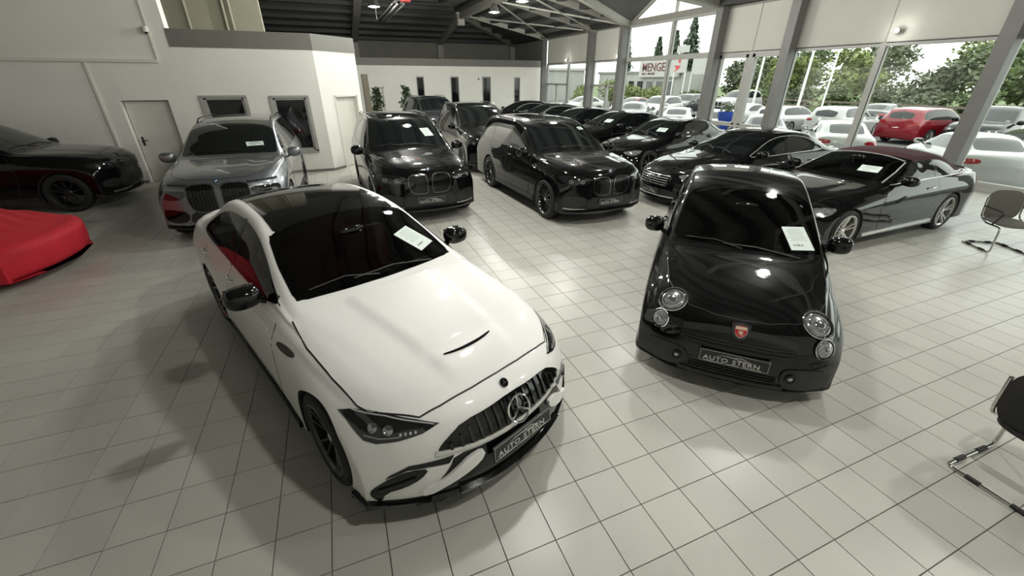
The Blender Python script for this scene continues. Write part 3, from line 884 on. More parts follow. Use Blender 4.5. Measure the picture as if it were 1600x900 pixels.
# ---------------------------------------------------------------- wheels
WCACHE = {}
def wheel_meshes(R, width, style):
    key = (R, width, style)
    if key in WCACHE: return WCACHE[key]
    rr = R * .735; w = width / 2
    tyre = MB().lathe([(rr, -w * .82), (rr + .02, -w * .95), (R - .045, -w), (R - .012, -w * .86), (R, -w * .6), (R, w * .6), (R - .012, w * .86), (R - .045, w), (rr + .02, w * .95), (rr, w * .82)], 'Y', 44, close=False)
    tyre.f = [f for f in tyre.f if len(f) == 4]; tyre.m = [0] * len(tyre.f)
    tm = tyre.mesh('wheel', M_TYRE); shade(tm, 50)
    rimm = {'black': M_RIMB, 'multi': M_RIMB, 'silver': M_RIMS, 'plain': M_MATTK, 'small': M_RIMB, 'plainsilver': M_RIMS}[style]
    rb = MB()
    rb.lathe([(rr + .012, w * .93), (rr - .004, w * .95), (rr - .022, w * .80), (rr - .03, -w * .8), (rr + .004, -w * .9)], 'Y', 44)
    rb.f = [f for f in rb.f if len(f) == 4]
    ns = {'black': 10, 'multi': 14, 'silver': 5, 'plain': 10, 'small': 8, 'plainsilver': 10}[style]
    y0 = w * .62
    for k in range(ns):
        a = 2 * math.pi * k / ns + .3
        pairs = [(-.16, -.10), (.16, .10)] if style == 'silver' else ([(-.05, -.16), (.05, .16)] if style == 'black' and k % 2 == 0 else [(0, 0)])
        if style == 'black' and k % 2: continue
        for (da, db) in pairs:
            r0, r1 = rr * .16, rr - .015
            p0 = (math.cos(a + da * 1.6) * r0, math.sin(a + da * 1.6) * r0); p1 = (math.cos(a + db * 1.5) * r1, math.sin(a + db * 1.5) * r1)
            w0, w1 = (.042, .030) if style in ('silver', 'black') else (.026, .022)
            tx, tz = -(p1[1] - p0[1]), (p1[0] - p0[0]); L = math.hypot(tx, tz); tx /= L; tz /= L
            vs = []
            for (px, pz), ww, yf in ((p0, w0, y0 - .012), (p1, w1, y0 + .030)):
                for sx, yy in ((-1, yf - .03), (1, yf - .03), (.55, yf), (-.55, yf)):
                    vs.append((px + tx * ww / 2 * sx, yy, pz + tz * ww / 2 * sx))
            rb.add(vs, [(3, 2, 1, 0), (4, 5, 6, 7), (0, 1, 5, 4), (1, 2, 6, 5), (2, 3, 7, 6), (3, 0, 4, 7)])
    rb.lathe([(.0, y0 + .002), (.055, y0), (.075, y0 - .02), (.075, y0 - .06)], 'Y', 20)
    rb.m = [0] * len(rb.f)
    rm = rb.mesh('rim', rimm); shade(rm, 40)
    disc = MB().lathe([(0, y0 - .09), (rr * .72, y0 - .09), (rr * .72, y0 - .11), (0, y0 - .11)], 'Y', 30).mesh('brake_disc', M_STEEL)
    cap = MB().lathe([(0, y0 + .009), (.026, y0 + .008), (.032, y0)], 'Y', 16).mesh('hub_cap', M_CHROME); shade(cap, 40)
    WCACHE[key] = (tm, rm, disc, cap)
    return WCACHE[key]

def add_wheels(root, wb, track, R, width, style, steer=0.0, detail=True, xs=None):
    tm, rm, disc, cap = wheel_meshes(R, width, style)
    for fx in (xs or (wb / 2, -wb / 2)):
        for s in (1, -1):
            o = link('wheel', tm, None, root); o.location = (fx, s * (track), R)
            if s < 0: o.rotation_euler = (0, 0, math.pi)
            if fx > 0 and steer: o.rotation_euler.z += steer
            link('rim', rm, None, o)
            if detail: link('brake_disc', disc, None, o); link('hub_cap', cap, None, o)

def add_mirrors(car, x, y, z, m, sx=.10, sy=.12, sz=.075, stalk=.12, m2=None):
    for s in (1, -1):
        b = MB().ell((x, y * s, z), sx, sy, sz, 20, 12, .78)
        b.v = [(vx if vx > x - sx * .55 else x - sx * .55, vy, vz) for vx, vy, vz in b.v]
        o = b.build('mirror', m, car.root, 50)
        MB().bar((x - .01, (y - sy * .6) * s, z - sz * .55), (x + .0, (y - sy - stalk) * s, z - sz * 1.25), .05, .03).build('mirror_stalk', m2 or M_GLOSSK, o)
        MB().box(x - sx * .55 - .004, x - sx * .55, (y - sy * .78) * s if s > 0 else (y + sy * .78) * s, (y + sy * .78) * s if s > 0 else (y - sy * .78) * s, z - sz * .75, z + sz * .75).build('mirror_glass', M_CHROME, o)

# ---------------------------------------------------------------- lettered plate, badges, price sheet
TXT = {}
def plate(root, M_, w=.52, h=.11, small=False, name='licence_plate'):
    base = MB().box(-w / 2, w / 2, -h / 2, h / 2, -.008, .004).build(name, M_MATTK, root); base.matrix_local = M_
    fb = MB(); t = .0022
    fb.box(-w / 2 + .004, w / 2 - .004, h / 2 - .004 - t, h / 2 - .004, .004, .0055).box(-w / 2 + .004, w / 2 - .004, -h / 2 + .004, -h / 2 + .004 + t, .004, .0055)
    fb.box(-w / 2 + .004, -w / 2 + .004 + t, -h / 2 + .004, h / 2 - .004, .004, .0055).box(w / 2 - .004 - t, w / 2 - .004, -h / 2 + .004, h / 2 - .004, .004, .0055)
    fb.build('plate_border', M_LETTER, base)
    for word, al, x0 in (('AUTO', 'RIGHT', -.038), ('STERN', 'LEFT', -.008)):
        if word not in TXT: TXT[word] = text_mesh(word, .054, .0012, align=al, bold=.0004, spacing=1.12); TXT[word].materials.append(M_LETTER)
        t = link('lettering', TXT[word], None, base); t.location = (x0 * w / .52, -.018, .0052); t.scale = (w / .52 * 1.18, 1.0, 1)
    sw = MB()
    for pts in ([(-.13, .012), (-.07, .026), (-.01, .024), (.05, .012), (.10, .006), (.16, .004)], [(-.02, .018), (.03, .032), (.07, .028), (.10, .014), (.13, .008)]):
        n = len(pts); q = np.linspace(0, n - 1, 22); xs_ = catmull(range(n), [p_[0] for p_ in pts], q); ys_ = catmull(range(n), [p_[1] for p_ in pts], q)
        sw.tube([(a, b, .0055) for a, b in zip(xs_, ys_)], [.0006 + .0022 * math.sin(math.pi * i / 21) for i in range(22)], 5)
    sw.build('swoosh', M_LETTER, base)
    k_ = w / .52
    MB().box(-.22 * k_, -.07 * k_, -h / 2 + .008, -h / 2 + .0115, .004, .0055).box(-.045 * k_, .045 * k_, -h / 2 + .008, -h / 2 + .0115, .004, .0055).box(.075 * k_, .21 * k_, -h / 2 + .008, -h / 2 + .0115, .004, .0055).build('small_print', M_LETTER, base)
    return base

def star_badge(root, M_, r):
    n = 28
    ring = MB().tube([(r * math.cos(2 * math.pi * k / n), r * math.sin(2 * math.pi * k / n), .012) for k in range(n)], r * .075, 8, closed=True)
    for k in range(3):
        a = math.pi / 2 + k * 2 * math.pi / 3; c, s_ = math.cos(a), math.sin(a); w = r * .13
        ring.add([(-s_ * w, c * w, .010), (s_ * w, -c * w, .010), (c * r * .97, s_ * r * .97, .014), (0, 0, .022), (-s_ * w, c * w, 0), (s_ * w, -c * w, 0)], [(0, 3, 2), (3, 1, 2), (0, 1, 3)])
        ring.bar((0, 0, .012), (c * r * .97, s_ * r * .97, .012), r * .10, .006, (0, 0, 1))
    o = ring.build('star_badge', M_CHROME, root, 40); o.matrix_local = M_
    return o

def roundel(root, M_, r, kind='quarters'):
    o = MB().lathe([(0, .006), (r * .98, .005), (r, 0), (r, -.006)], 'Z', 24).build('round_badge', M_GLOSSK, root, 40); o.matrix_local = M_
    n = 24
    MB().tube([(r * math.cos(2 * math.pi * k / n), r * math.sin(2 * math.pi * k / n), .004) for k in range(n)], r * .08, 6, closed=True).build('badge_ring', M_CHROME, o, 50)
    if kind == 'quarters':
        for k in range(4):
            q = [(0, 0, .0075)] + [(r * .58 * math.cos(math.pi / 2 * k + math.pi / 12 * i), r * .58 * math.sin(math.pi / 2 * k + math.pi / 12 * i), .0075) for i in range(7)]
            MB().add(q, [(0, i, i + 1) for i in range(1, 7)]).build('badge_quarter', M_BMWWHITE if k % 2 == 0 else M_BMWBLUE, o)
    else:
        star = MB()
        for k in range(3):
            a = math.pi / 2 + k * 2 * math.pi / 3; star.bar((0, 0, .008), (math.cos(a) * r * .6, math.sin(a) * r * .6, .008), r * .14, .003)
        m2 = star.build('badge_star', M_CHROME, o)
    return o

def price_sheet(name, label, M_, w=.21, h=.297, price='39.980 €'):
    base = MB().box(-w / 2, w / 2, -h / 2, h / 2, -.0012, .0012).build(name, M_PAPER)
    base.matrix_world = M_
    tag(base, label, 'paper sheet', 'price sheets in the windscreens')
    rows = MB()
    rng = random.Random(len(label))
    for k in range(9):
        z = h * .40 - k * h * .062; ww = w * (.55 + .3 * rng.random()) if k > 1 else w * .6
        rows.box(-ww / 2, ww / 2, z - .0022, z + .0022, .0013, .0016)
    rows.build('printed_lines', M_INKL, base)
    if price not in TXT: TXT[price] = text_mesh(price, .026, .0003, bold=.0005); TXT[price].materials.append(M_INK)
    t = link('price', TXT[price], None, base); t.location = (-w * .12, -h * .30, .0016)
    return base
# ================================================================== SEDAN / COUPE bodies
def scale_rows(rows, sx=1.0, sy=1.0, sz=1.0, dx=0.0):
    return [(r[0] * sx + dx, r[1] * sx, r[2] * sz, r[3] * sy, r[4] * sz, r[5] * sy, r[6] * sz, r[7] * sy, r[8] * sz, r[9] * sy, r[10] * sz) for r in rows]

SEDAN = [
    (2.24, .37, .155, .40, .155, .66, .155, .82, .15, .84, .145),
    (2.31, .42, .19, .42, .19, .72, .185, .885, .18, .90, .15),
    (2.345, .44, .34, .43, .34, .73, .33, .905, .31, .92, .16),
    (2.33, .46, .49, .44, .485, .73, .475, .91, .41, .92, .17),
    (2.29, .47, .61, .45, .605, .73, .59, .912, .48, .925, .18),
    (2.22, .46, .705, .47, .695, .72, .665, .915, .54, .93, .185),
    (2.05, .40, .795, .52, .78, .75, .74, .922, .60, .936, .19),
    (1.75, .25, .87, .57, .855, .80, .81, .935, .64, .945, .19),
    (1.35, .15, .93, .62, .915, .84, .86, .945, .67, .948, .19),
    (1.00, .13, .968, .70, .952, .857, .895, .945, .69, .945, .185),
    (0.90, .13, .985, .738, .968, .86, .908, .945, .70, .94, .185),
    (0.81, .14, 1.02, .742, .998, .861, .92, .945, .70, .938, .18),
    (0.38, .14, 1.222, .70, 1.175, .864, .945, .945, .71, .935, .18),
    (-.05, .10, 1.385, .635, 1.34, .866, .96, .945, .72, .935, .18),
    (-.30, .07, 1.435, .608, 1.39, .867, .965, .945, .72, .935, .18),
    (-.70, .03, 1.452, .60, 1.408, .868, .975, .945, .72, .935, .18),
    (-1.10, -.02, 1.43, .595, 1.385, .867, .985, .945, .72, .938, .18),
    (-1.45, -.06, 1.365, .59, 1.315, .863, .992, .945, .72, .94, .19),
    (-1.85, -.09, 1.19, .60, 1.15, .856, 1.0, .945, .71, .94, .20),
    (-2.06, -.11, 1.095, .61, 1.07, .848, 1.0, .94, .71, .935, .20),
    (-2.22, -.15, 1.075, .61, 1.055, .83, .995, .925, .70, .92, .20),
    (-2.42, -.22, 1.05, .58, 1.035, .78, .97, .90, .68, .90, .20),
    (-2.49, -.25, .95, .55, .94, .76, .88, .89, .64, .89, .20),
    (-2.525, -.27, .70, .52, .69, .75, .66, .88, .54, .88, .20),
    (-2.52, -.27, .42, .5, .42, .73, .41, .87, .37, .87, .20),
    (-2.46, -.25, .25, .48, .25, .7, .245, .83, .24, .84, .20)]
SIDE = (0, 1, 0)
def S3(pts, y=0.9): return [(x, y, z) for x, z in pts]
def F3(pts, x=2.3): return [(x, y, z) for y, z in pts]
def T3(pts, z=1.0): return [(x, y, z) for x, y in pts]
def mir(half):
    """close a half outline given from the centre line outwards"""
    return half + [(p_[0], -p_[1], p_[2]) for p_ in half[::-1] if abs(p_[1]) > 1e-6]

SED_DLO = [(.64, .99), (.40, 1.085), (.10, 1.235), (-.12, 1.31), (-.45, 1.352), (-.85, 1.345), (-1.15, 1.295), (-1.42, 1.19), (-1.60, 1.075), (-1.50, 1.04), (-1.0, 1.03), (-.4, 1.01), (.2, .985)]
SED_WS = mir([(.80, 0, 1.025), (.775, .36, 1.015), (.705, .705, .998), (.35, .675, 1.17), (.0, .61, 1.325), (-.06, .38, 1.365), (-.07, 0, 1.38)])
SED_RW = mir([(-2.03, 0, 1.105), (-2.0, .35, 1.105), (-1.93, .52, 1.12), (-1.60, .50, 1.27), (-1.42, .49, 1.335), (-1.40, 0, 1.37)])
WSD = (.45, 0, .89); RWD = (-.45, 0, .89)

def seat(name, x, y, m, root, back=.62, w=.50):
    o = MB().box(x - .25, x + .27, y - w / 2, y + w / 2, .36, .52).build(name, m, root); bevel(o, .05, 2)
    b = MB().box(-.07, .07, -w / 2, w / 2, 0, back).build('seat_back', m, o); bevel(b, .05, 2)
    b.matrix_local = Matrix.Translation((x - .27, y, .46)) @ Matrix.Rotation(RAD(-16), 4, 'Y')
    h = MB().box(-.05, .05, -.13, .13, 0, .19).build('headrest', m, o); bevel(h, .04, 2)
    h.matrix_local = Matrix.Translation((x - .27 - .20, y, .46 + back)) @ Matrix.Rotation(RAD(-10), 4, 'Y')

def cabin(root, x0, x1, hw, mseat, dash_x, rear=True, belt=.93, fx=-.05, drv=1):
    MB().box(x0, x1, -hw, hw, .24, .30).build('cabin_floor', M_SEATK, root)
    for s in (1, -1):
        MB().box(x0, x1, hw * s - .03, hw * s + .03, .26, belt).build('door_trim', M_SEATK, root)
    d = MB().box(dash_x - .22, dash_x + .30, -hw, hw, .62, belt + .0).build('dashboard', M_SEATK, root); bevel(d, .05, 2)
    MB().box(x0 - .02, x0 + .35, -hw, hw, .30, belt - .02).build('rear_shelf', M_SEATK, root)
    seat('seat', fx, hw * .52, mseat, root); seat('seat', fx, -hw * .52, mseat, root)
    if rear:
        o = MB().box(fx - 1.05, fx - .55, -hw + .05, hw - .05, .36, .54).build('rear_bench', mseat, root); bevel(o, .05, 2)
        b = MB().box(-.07, .07, -hw + .05, hw - .05, 0, .56).build('bench_back', mseat, o); bevel(b, .05, 2)
        b.matrix_local = Matrix.Translation((fx - 1.05, 0, .48)) @ Matrix.Rotation(RAD(-18), 4, 'Y')
    n = 24; c = Vector((dash_x - .33, hw * .52 * drv, belt - .10)); ax = Vector((-.9, 0, .42)).normalized(); u = Vector((0, 1, 0)); v = ax.cross(u)
    w = MB().tube([c + u * (.185 * math.cos(2 * math.pi * k / n)) + v * (.185 * math.sin(2 * math.pi * k / n)) for k in range(n)], .016, 8, closed=True)
    w.bar(c - u * .18, c + u * .18, .05, .02, ax).bar(c, c - v * .18, .04, .02, ax)
    w.build('steering_wheel', mat_once('wheel_leather', (.03, .03, .032), .45), root, 50)
    r = MB().ell((dash_x - .38, 0, belt + .36), .02, .11, .035, 14, 8, .8).build('rear_view_mirror', M_GLOSSK, root, 50)

def mat_once(name, col, rough=.5, **k):
    return MATS[name] if name in MATS else mat(name, col, rough, **k)

def windows(car, dlo, ws, rw, pillars=(), hero=False, trim=None, dloy=.9, wsd=WSD, rwd=RWD, frit=True):
    g = M_CLEAR if hero else M_CGLASS
    dl = S3(dlo, dloy)
    if hero:
        car.carve([(ws, wsd, (1,)), (dl, SIDE, (1, -1)), (rw, rwd, (1,))])
    w = car.patch('windscreen', ws, wsd, M_CLEARD if hero else g, off=.003, thick=.004 if hero else .01, grid=.07, rnd=2, smooth=80)
    if frit and hero: car.patch('windscreen_seal', ws, wsd, M_GLOSSK, off=.0015, thick=.004, grid=.05, rnd=2, ring=.055, parent=w)
    sw = car.patch('side_window', dl, SIDE, g, off=.003, thick=.004 if hero else .01, grid=.07, rnd=2, sides=(1, -1), smooth=80)
    for o, s in zip(sw, (1, -1)):
        if hero: car.patch('window_seal', [(a, b * s, c) for a, b, c in dl], (0, s, 0), M_GLOSSK, off=.0015, thick=.004, grid=.05, rnd=2, ring=.045, parent=o)
        if trim: car.ribbon('window_trim', [(a, b * s, c) for a, b, c in chaikin(dl, 2)], (0, s, 0), trim, w=.014, off=.007, parent=o, closed=True)
        for (xa, za, xb, zb) in pillars:
            car.ribbon('door_pillar', [(xa, dloy * s, za), (xb, dloy * s, zb)], (0, s, 0), M_GLOSSK, w=.09, off=.005, parent=o)
    r = car.patch('rear_window', rw, rwd, g, off=.003, thick=.004 if hero else .01, grid=.07, rnd=2, smooth=80)
    return w, sw, r

def chaikin(pts, n):
    for _ in range(n):
        q = []
        for i in range(len(pts)):
            a = Vector(pts[i]); b = Vector(pts[(i + 1) % len(pts)])
            q += [tuple(a * .75 + b * .25), tuple(a * .25 + b * .75)]
        pts = q
    return pts

def door_lines(car, lines, sides=(1, -1), y=.93, name='door_gap'):
    for s in sides:
        for pts in lines:
            car.ribbon(name, [(x, y * s, z) for x, z in pts], (0, s, 0), M_GASKET, w=.010, off=.0012, parent=car.body)
    doors = [l for l in lines if abs(l[0][1] - l[-1][1]) > .3]
    for la, lb in zip(doors[:-1], doors[1:]):   # the door skins between two shut lines, a hair proud of the body
        poly = [(x - .005, y, z) for x, z in la] + [(x + .005, y, z) for x, z in lb[::-1]]
        car.patch('door', poly, (0, 1, 0), car.mat, off=.0022, thick=.004, grid=.07, rnd=0, sides=sides, smooth=80)

def handles(car, xs, z, m, y=.94, L=.17):
    for s in (1, -1):
        for x in xs:
            l, n = car.hit((x, y * s, z), (0, s, 0))
            o = MB().tube([(x + L / 2, l.y + .002 * s, z), (x + L / 2 - .02, l.y + .028 * s, z), (x, l.y + .034 * s, z + .002), (x - L / 2 + .02, l.y + .028 * s, z), (x - L / 2, l.y + .002 * s, z)], .013, 8)
            o.build('door_handle', m, car.root, 50)

def wipers(car, pts_list, d):
    for pts in pts_list:
        L = [car.hit(p_, d) for p_ in pts]
        MB().tube([l + n * .012 for l, n in L], .006, 6).build('wiper', M_MATTK, car.root, 50)

# ------------------------------------------------------------------ white sports sedan (front right)
def white_sedan():
    root = empty('sports_sedan', (-.11, 4.04, 0), RAD(292.6)); root.scale = (1.02, 1.02, 1.02)
    tag(root, 'white sports sedan with black roof, red seats and a slatted grille, in the foreground', 'car')
    car = Car(root, SEDAN, 2.875, .948, .372, q=1.5, step=.045, re=.045, rb=.05, body_mat=P_WHITE, wheel_z=.345)
    car.recolor(lambda c, n: c.z < .222 and (c.x > 1.75 or c.z < .19), M_MATTK)
    windows(car, SED_DLO, SED_WS, SED_RW, [(-.42, 1.0, -.50, 1.36)], hero=True, trim=M_GLOSSK)
    cabin(root, -1.75, .75, .74, M_SEATR, .62)
    car.patch('roof_panel', mir([(-.045, 0, 1.4), (-.03, .42, 1.4), (.02, .555, 1.4), (-.70, .525, 1.4), (-1.38, .505, 1.4), (-1.42, 0, 1.4)]), (0, 0, 1), M_GLOSSK, off=.004, thick=.01, rnd=1, label='gloss black roof panel')
    add_wheels(root, 2.875, .815, .345, .255, 'black', steer=RAD(0))
    # bonnet: own panel with a dark shut line under its edge, power slot on top
    HB = [(.885, 0, 1), (.865, .45, 1), (.815, .745, 1), (.84, .785, 1), (1.14, .812, 1), (1.49, .802, 1), (1.74, .775, 1), (1.82, .745, 1), (1.93, .655, 1), (2.045, .55, 1), (2.075, .42, 1), (2.10, .2, 1), (2.105, 0, 1)]
    car.ribbon('bonnet_gap', [p_ for p_ in mir(HB)[2:-2]], (0, 0, 1), M_GASKET, w=.022, off=.0018, parent=car.body)
    def dome(x, y):
        yl = .40 - .15 * (x - .8) / 1.3; t = max(0, min(1, (yl + .03 - abs(y)) / .06)); t = t * t * (3 - 2 * t)
        e = max(0, min(1, (2.10 - x) / .25)) * max(0, min(1, (x - .78) / .15))
        dip = .010 * math.exp(-((x - 1.76 + .25 * y * y) / .05) ** 2) * (1 if abs(y) < .3 else 0) if x < 1.84 else 0
        return (.016 * t - dip * t) * e
    hood = car.patch('bonnet', mir(HB), (0, 0, 1), P_WHITE, off=.004, thick=.004, grid=.034, rnd=0, smooth=80, deform=dome)
    car.patch('bonnet_slot', mir([(1.862, 0, 1), (1.858, .08, 1), (1.846, .15, 1), (1.826, .205, 1), (1.816, .20, 1), (1.828, .14, 1), (1.836, .08, 1), (1.838, 0, 1)]), (0, 0, 1), M_GLOSSK, off=.0075, thick=.006, grid=.03, rnd=1, parent=hood, deform=dome)
    roundel(root, car.place((2.19, 0, .74), (.75, 0, .66), .002), .030, 'star')
    # grille
    gr = car.patch('grille', F3([(-.36, .668), (0, .69), (.36, .668), (.47, .612), (.535, .56), (.53, .54), (.30, .535), (0, .532), (-.30, .535), (-.53, .54), (-.535, .56), (-.47, .612)]), (1, 0, 0), M_GLOSSK, off=.004, thick=.015, grid=.04, rnd=1)
    for k in range(16):
        y = -.465 + k * .062; zt = .678 - .46 * max(0, abs(y) - .27) - .02 * abs(y)
        car.ribbon('grille_slat', [(2.3, y, .542), (2.3, y, zt)], (1, 0, 0), M_RIMB, w=.015, off=.018, parent=gr)
    car.ribbon('grille_lip', [(2.3, y, .522 + .018 * (abs(y) / .55) ** 2) for y in np.linspace(-.55, .55, 25)], (1, 0, 0), M_TRIM, w=.022, off=.014, parent=gr)
    M_ = car.place((2.3, 0, .60), (1, 0, 0), .022); star_badge(gr, M_, .088)
    # lower intakes and splitter
    car.patch('lower_intake', F3([(-.46, .50), (-.25, .495), (0, .49), (.25, .495), (.46, .50), (.50, .42), (.60, .30), (.66, .205), (-.66, .205), (-.60, .30), (-.50, .42)]), (1, 0, 0), M_GLOSSK, off=.003, thick=.01, grid=.06, rnd=1)
    C_ = (.72, .69, 0)
    for s in (1, -1):
        cd = (.72, .69 * s, 0); hd = (.66, .72 * s, .2)
        car.patch('bumper_fin', F3([(.30 * s, .487), (.29 * s, .435), (.375 * s, .375), (.50 * s, .32), (.64 * s, .25), (.66 * s, .30), (.56 * s, .345), (.46 * s, .42), (.39 * s, .47)]), (1, 0, 0), P_WHITE, off=.024, thick=.026, grid=.035, rnd=1)
        car.patch('bumper_wedge', [(2.24, .46 * s, .50), (2.19, .58 * s, .492), (2.12, .70 * s, .482), (2.05, .79 * s, .425), (2.03, .81 * s, .40), (2.11, .70 * s, .455), (2.18, .60 * s, .46), (2.24, .50 * s, .455)], cd, M_GLOSSK, off=.005, thick=.008, grid=.035, rnd=0)
        car.patch('side_intake', [(1.965, .893 * s, .305), (2.0, .85 * s, .355), (2.06, .775 * s, .415), (2.12, .69 * s, .45), (2.185, .60 * s, .448), (2.165, .65 * s, .385), (2.12, .735 * s, .335), (2.04, .83 * s, .295), (2.005, .845 * s, .215), (1.975, .885 * s, .25)], cd, M_GLOSSK, off=.004, thick=.01, grid=.035, rnd=1)
        car.ribbon('intake_blade', [(2.14, .68 * s, .395), (2.0, .85 * s, .315)], cd, M_MATTK, w=.02, off=.016)
        car.ribbon('splitter', [(2.30, .30 * s, .185), (2.24, .52 * s, .185), (2.15, .68 * s, .185), (2.02, .82 * s, .19), (1.92, .885 * s, .195), (1.80, .905 * s, .205)], (.72, .69 * s, -.12), M_GLOSSK, w=.05, off=.03)
        hl = car.patch('headlight', [(1.655, .872 * s, .718), (1.72, .845 * s, .735), (1.80, .765 * s, .748), (1.896, .683 * s, .739), (2.044, .572 * s, .716), (2.14, .478 * s, .688), (2.111, .579 * s, .655), (2.046, .69 * s, .63), (1.952, .791 * s, .608), (1.88, .83 * s, .615), (1.80, .85 * s, .655), (1.735, .862 * s, .69)], hd, M_LENSD, off=.004, thick=.012, grid=.03, rnd=0)
        car.ribbon('running_light', [(1.73, .82 * s, .735), (1.90, .685 * s, .727), (2.05, .57 * s, .706), (2.12, .50 * s, .688)], hd, M_TRIM, w=.009, off=.007, parent=hl)
        for (a, b, c, r) in ((1.89, .77, .675, .030), (1.96, .705, .672, .030)):
            M2 = car.place((a, b * s, c), hd, .004)
            o = MB().lathe([(r, -.002), (r, .005), (r * .8, .007), (r * .72, .003), (0, .009)], 'Z', 20).build('headlight_lens', M_REFL, hl, 40); o.matrix_local = M2
        for k in range(4):
            M2 = car.place((2.015 + .018 * k, (.655 - .022 * k) * s, .652 + .003 * k), hd, .004)
            o = MB().box(-.006, .006, -.008, .008, -.002, .004).build('headlight_lens', M_TRIM, hl); o.matrix_local = M2
        car.ribbon('running_light', [(1.86, .815 * s, .637), (1.95, .77 * s, .632), (2.04, .68 * s, .648)], hd, M_REFL, w=.007, off=.006, parent=hl)
    car.ribbon('splitter', [(2.3, y, .195) for y in np.linspace(-.45, .45, 9)], (1, 0, -.15), M_GLOSSK, w=.06, off=.04)
    plate(root, car.place((2.33, 0, .425), (1, 0, 0), .03) , .52, .11)
    # sides
    door_lines(car, [[(.70, .90), (.72, .70), (.62, .30)], [(-.45, 1.0), (-.50, .60), (-.45, .28)], [(-1.35, 1.0), (-1.28, .75), (-1.02, .45), (-.98, .28)], [(.62, .26), (-.98, .26)]])
    for s in (1, -1):
        car.patch('fender_vent', S3([(.79, .80), (.84, .828), (1.03, .828), (1.085, .81), (1.02, .788), (.86, .782)], .92 * s), (0, s, 0), M_MATTK, off=.005, thick=.01, grid=.03, rnd=1)
        car.ribbon('side_skirt', [(1.02, .94 * s, .20), (0, .94 * s, .195), (-1.02, .94 * s, .20)], (0, s, 0), M_GLOSSK, w=.05, off=.025)
        car.ribbon('shoulder_line', [(.6, .93 * s, .82), (-.4, .93 * s, .85), (-1.6, .93 * s, .87)], (0, s, 0), P_WHITE, w=.02, off=.004, parent=car.body)
    handles(car, (-.38, -1.33), .90, M_CHROME)
    add_mirrors(car, .43, .975, 1.05, M_GLOSSK, .10, .125, .085, .06)
    wipers(car, [[(.755, .45, 1.02), (.70, .10, 1.045), (.71, -.25, 1.04)], [(.75, -.05, 1.03), (.66, -.30, 1.055), (.655, -.58, 1.03)]], WSD)
    car.patch('tail_light', [(-2.35, .5, .93), (-2.30, .70, .93), (-2.12, .84, .90), (-2.12, .85, .82), (-2.34, .7, .80), (-2.4, .5, .83)], (-.72, .69, 0), M_TAIL, sides=(1, -1), grid=.05)
    Ms = car.place((.46, .46, 1.12), WSD, .009)
    price_sheet('price_sheet', 'white price sheet behind the windscreen of the white sedan', root.matrix_basis @ Ms @ Matrix.Rotation(RAD(12), 4, 'Z'))
    return car
# ------------------------------------------------------------------ small black hatchback
HATCH = [
    (1.86, .22, .14, .38, .14, .60, .14, .70, .135, .72, .13),
    (1.915, .26, .18, .40, .18, .64, .175, .76, .17, .77, .14),
    (1.935, .28, .32, .41, .32, .65, .31, .775, .29, .785, .15),
    (1.925, .29, .46, .42, .455, .655, .445, .785, .39, .795, .16),
    (1.895, .30, .57, .43, .565, .66, .55, .79, .45, .80, .17),
    (1.85, .31, .655, .45, .645, .665, .62, .795, .51, .803, .18),
    (1.75, .31, .745, .48, .73, .67, .695, .80, .57, .806, .19),
    (1.55, .28, .83, .51, .815, .69, .77, .805, .61, .81, .19),
    (1.30, .23, .895, .55, .88, .71, .825, .808, .64, .812, .19),
    (1.10, .20, .935, .64, .92, .725, .865, .81, .66, .812, .19),
    (1.00, .20, .95, .675, .938, .73, .88, .81, .67, .81, .19),
    (0.92, .20, .985, .68, .965, .733, .89, .81, .675, .81, .19),
    (0.50, .18, 1.20, .645, 1.155, .742, .915, .812, .68, .808, .19),
    (0.14, .15, 1.355, .605, 1.31, .747, .93, .812, .685, .807, .19),
    (-.06, .12, 1.42, .59, 1.375, .75, .935, .812, .69, .807, .19),
    (-.45, .05, 1.478, .575, 1.432, .752, .945, .812, .69, .807, .19),
    (-.90, -.02, 1.466, .56, 1.418, .75, .955, .812, .69, .808, .19),
    (-1.22, -.08, 1.405, .54, 1.36, .745, .96, .81, .69, .81, .20),
    (-1.42, -.12, 1.27, .505, 1.23, .735, .96, .805, .68, .808, .21),
    (-1.58, -.17, 1.05, .51, 1.03, .715, .94, .80, .66, .80, .22),
    (-1.68, -.20, .80, .50, .79, .69, .74, .785, .60, .785, .23),
    (-1.73, -.22, .55, .49, .55, .67, .53, .775, .47, .775, .24),
    (-1.72, -.22, .36, .48, .36, .66, .35, .76, .33, .765, .25)]
H_DLO = [(.78, .95), (.50, 1.085), (.14, 1.25), (-.10, 1.335), (-.45, 1.382), (-.85, 1.375), (-1.15, 1.30), (-1.30, 1.16), (-1.28, 1.02), (-.9, .99), (-.2, .975), (.3, .955)]
H_WS = mir([(.925, 0, .99), (.885, .34, .98), (.775, .655, .948), (.42, .62, 1.155), (.10, .57, 1.305), (.02, .36, 1.375), (.0, 0, 1.395)])
H_RW = mir([(-1.53, 0, 1.10), (-1.50, .40, 1.10), (-1.37, .43, 1.28), (-1.30, 0, 1.34)])
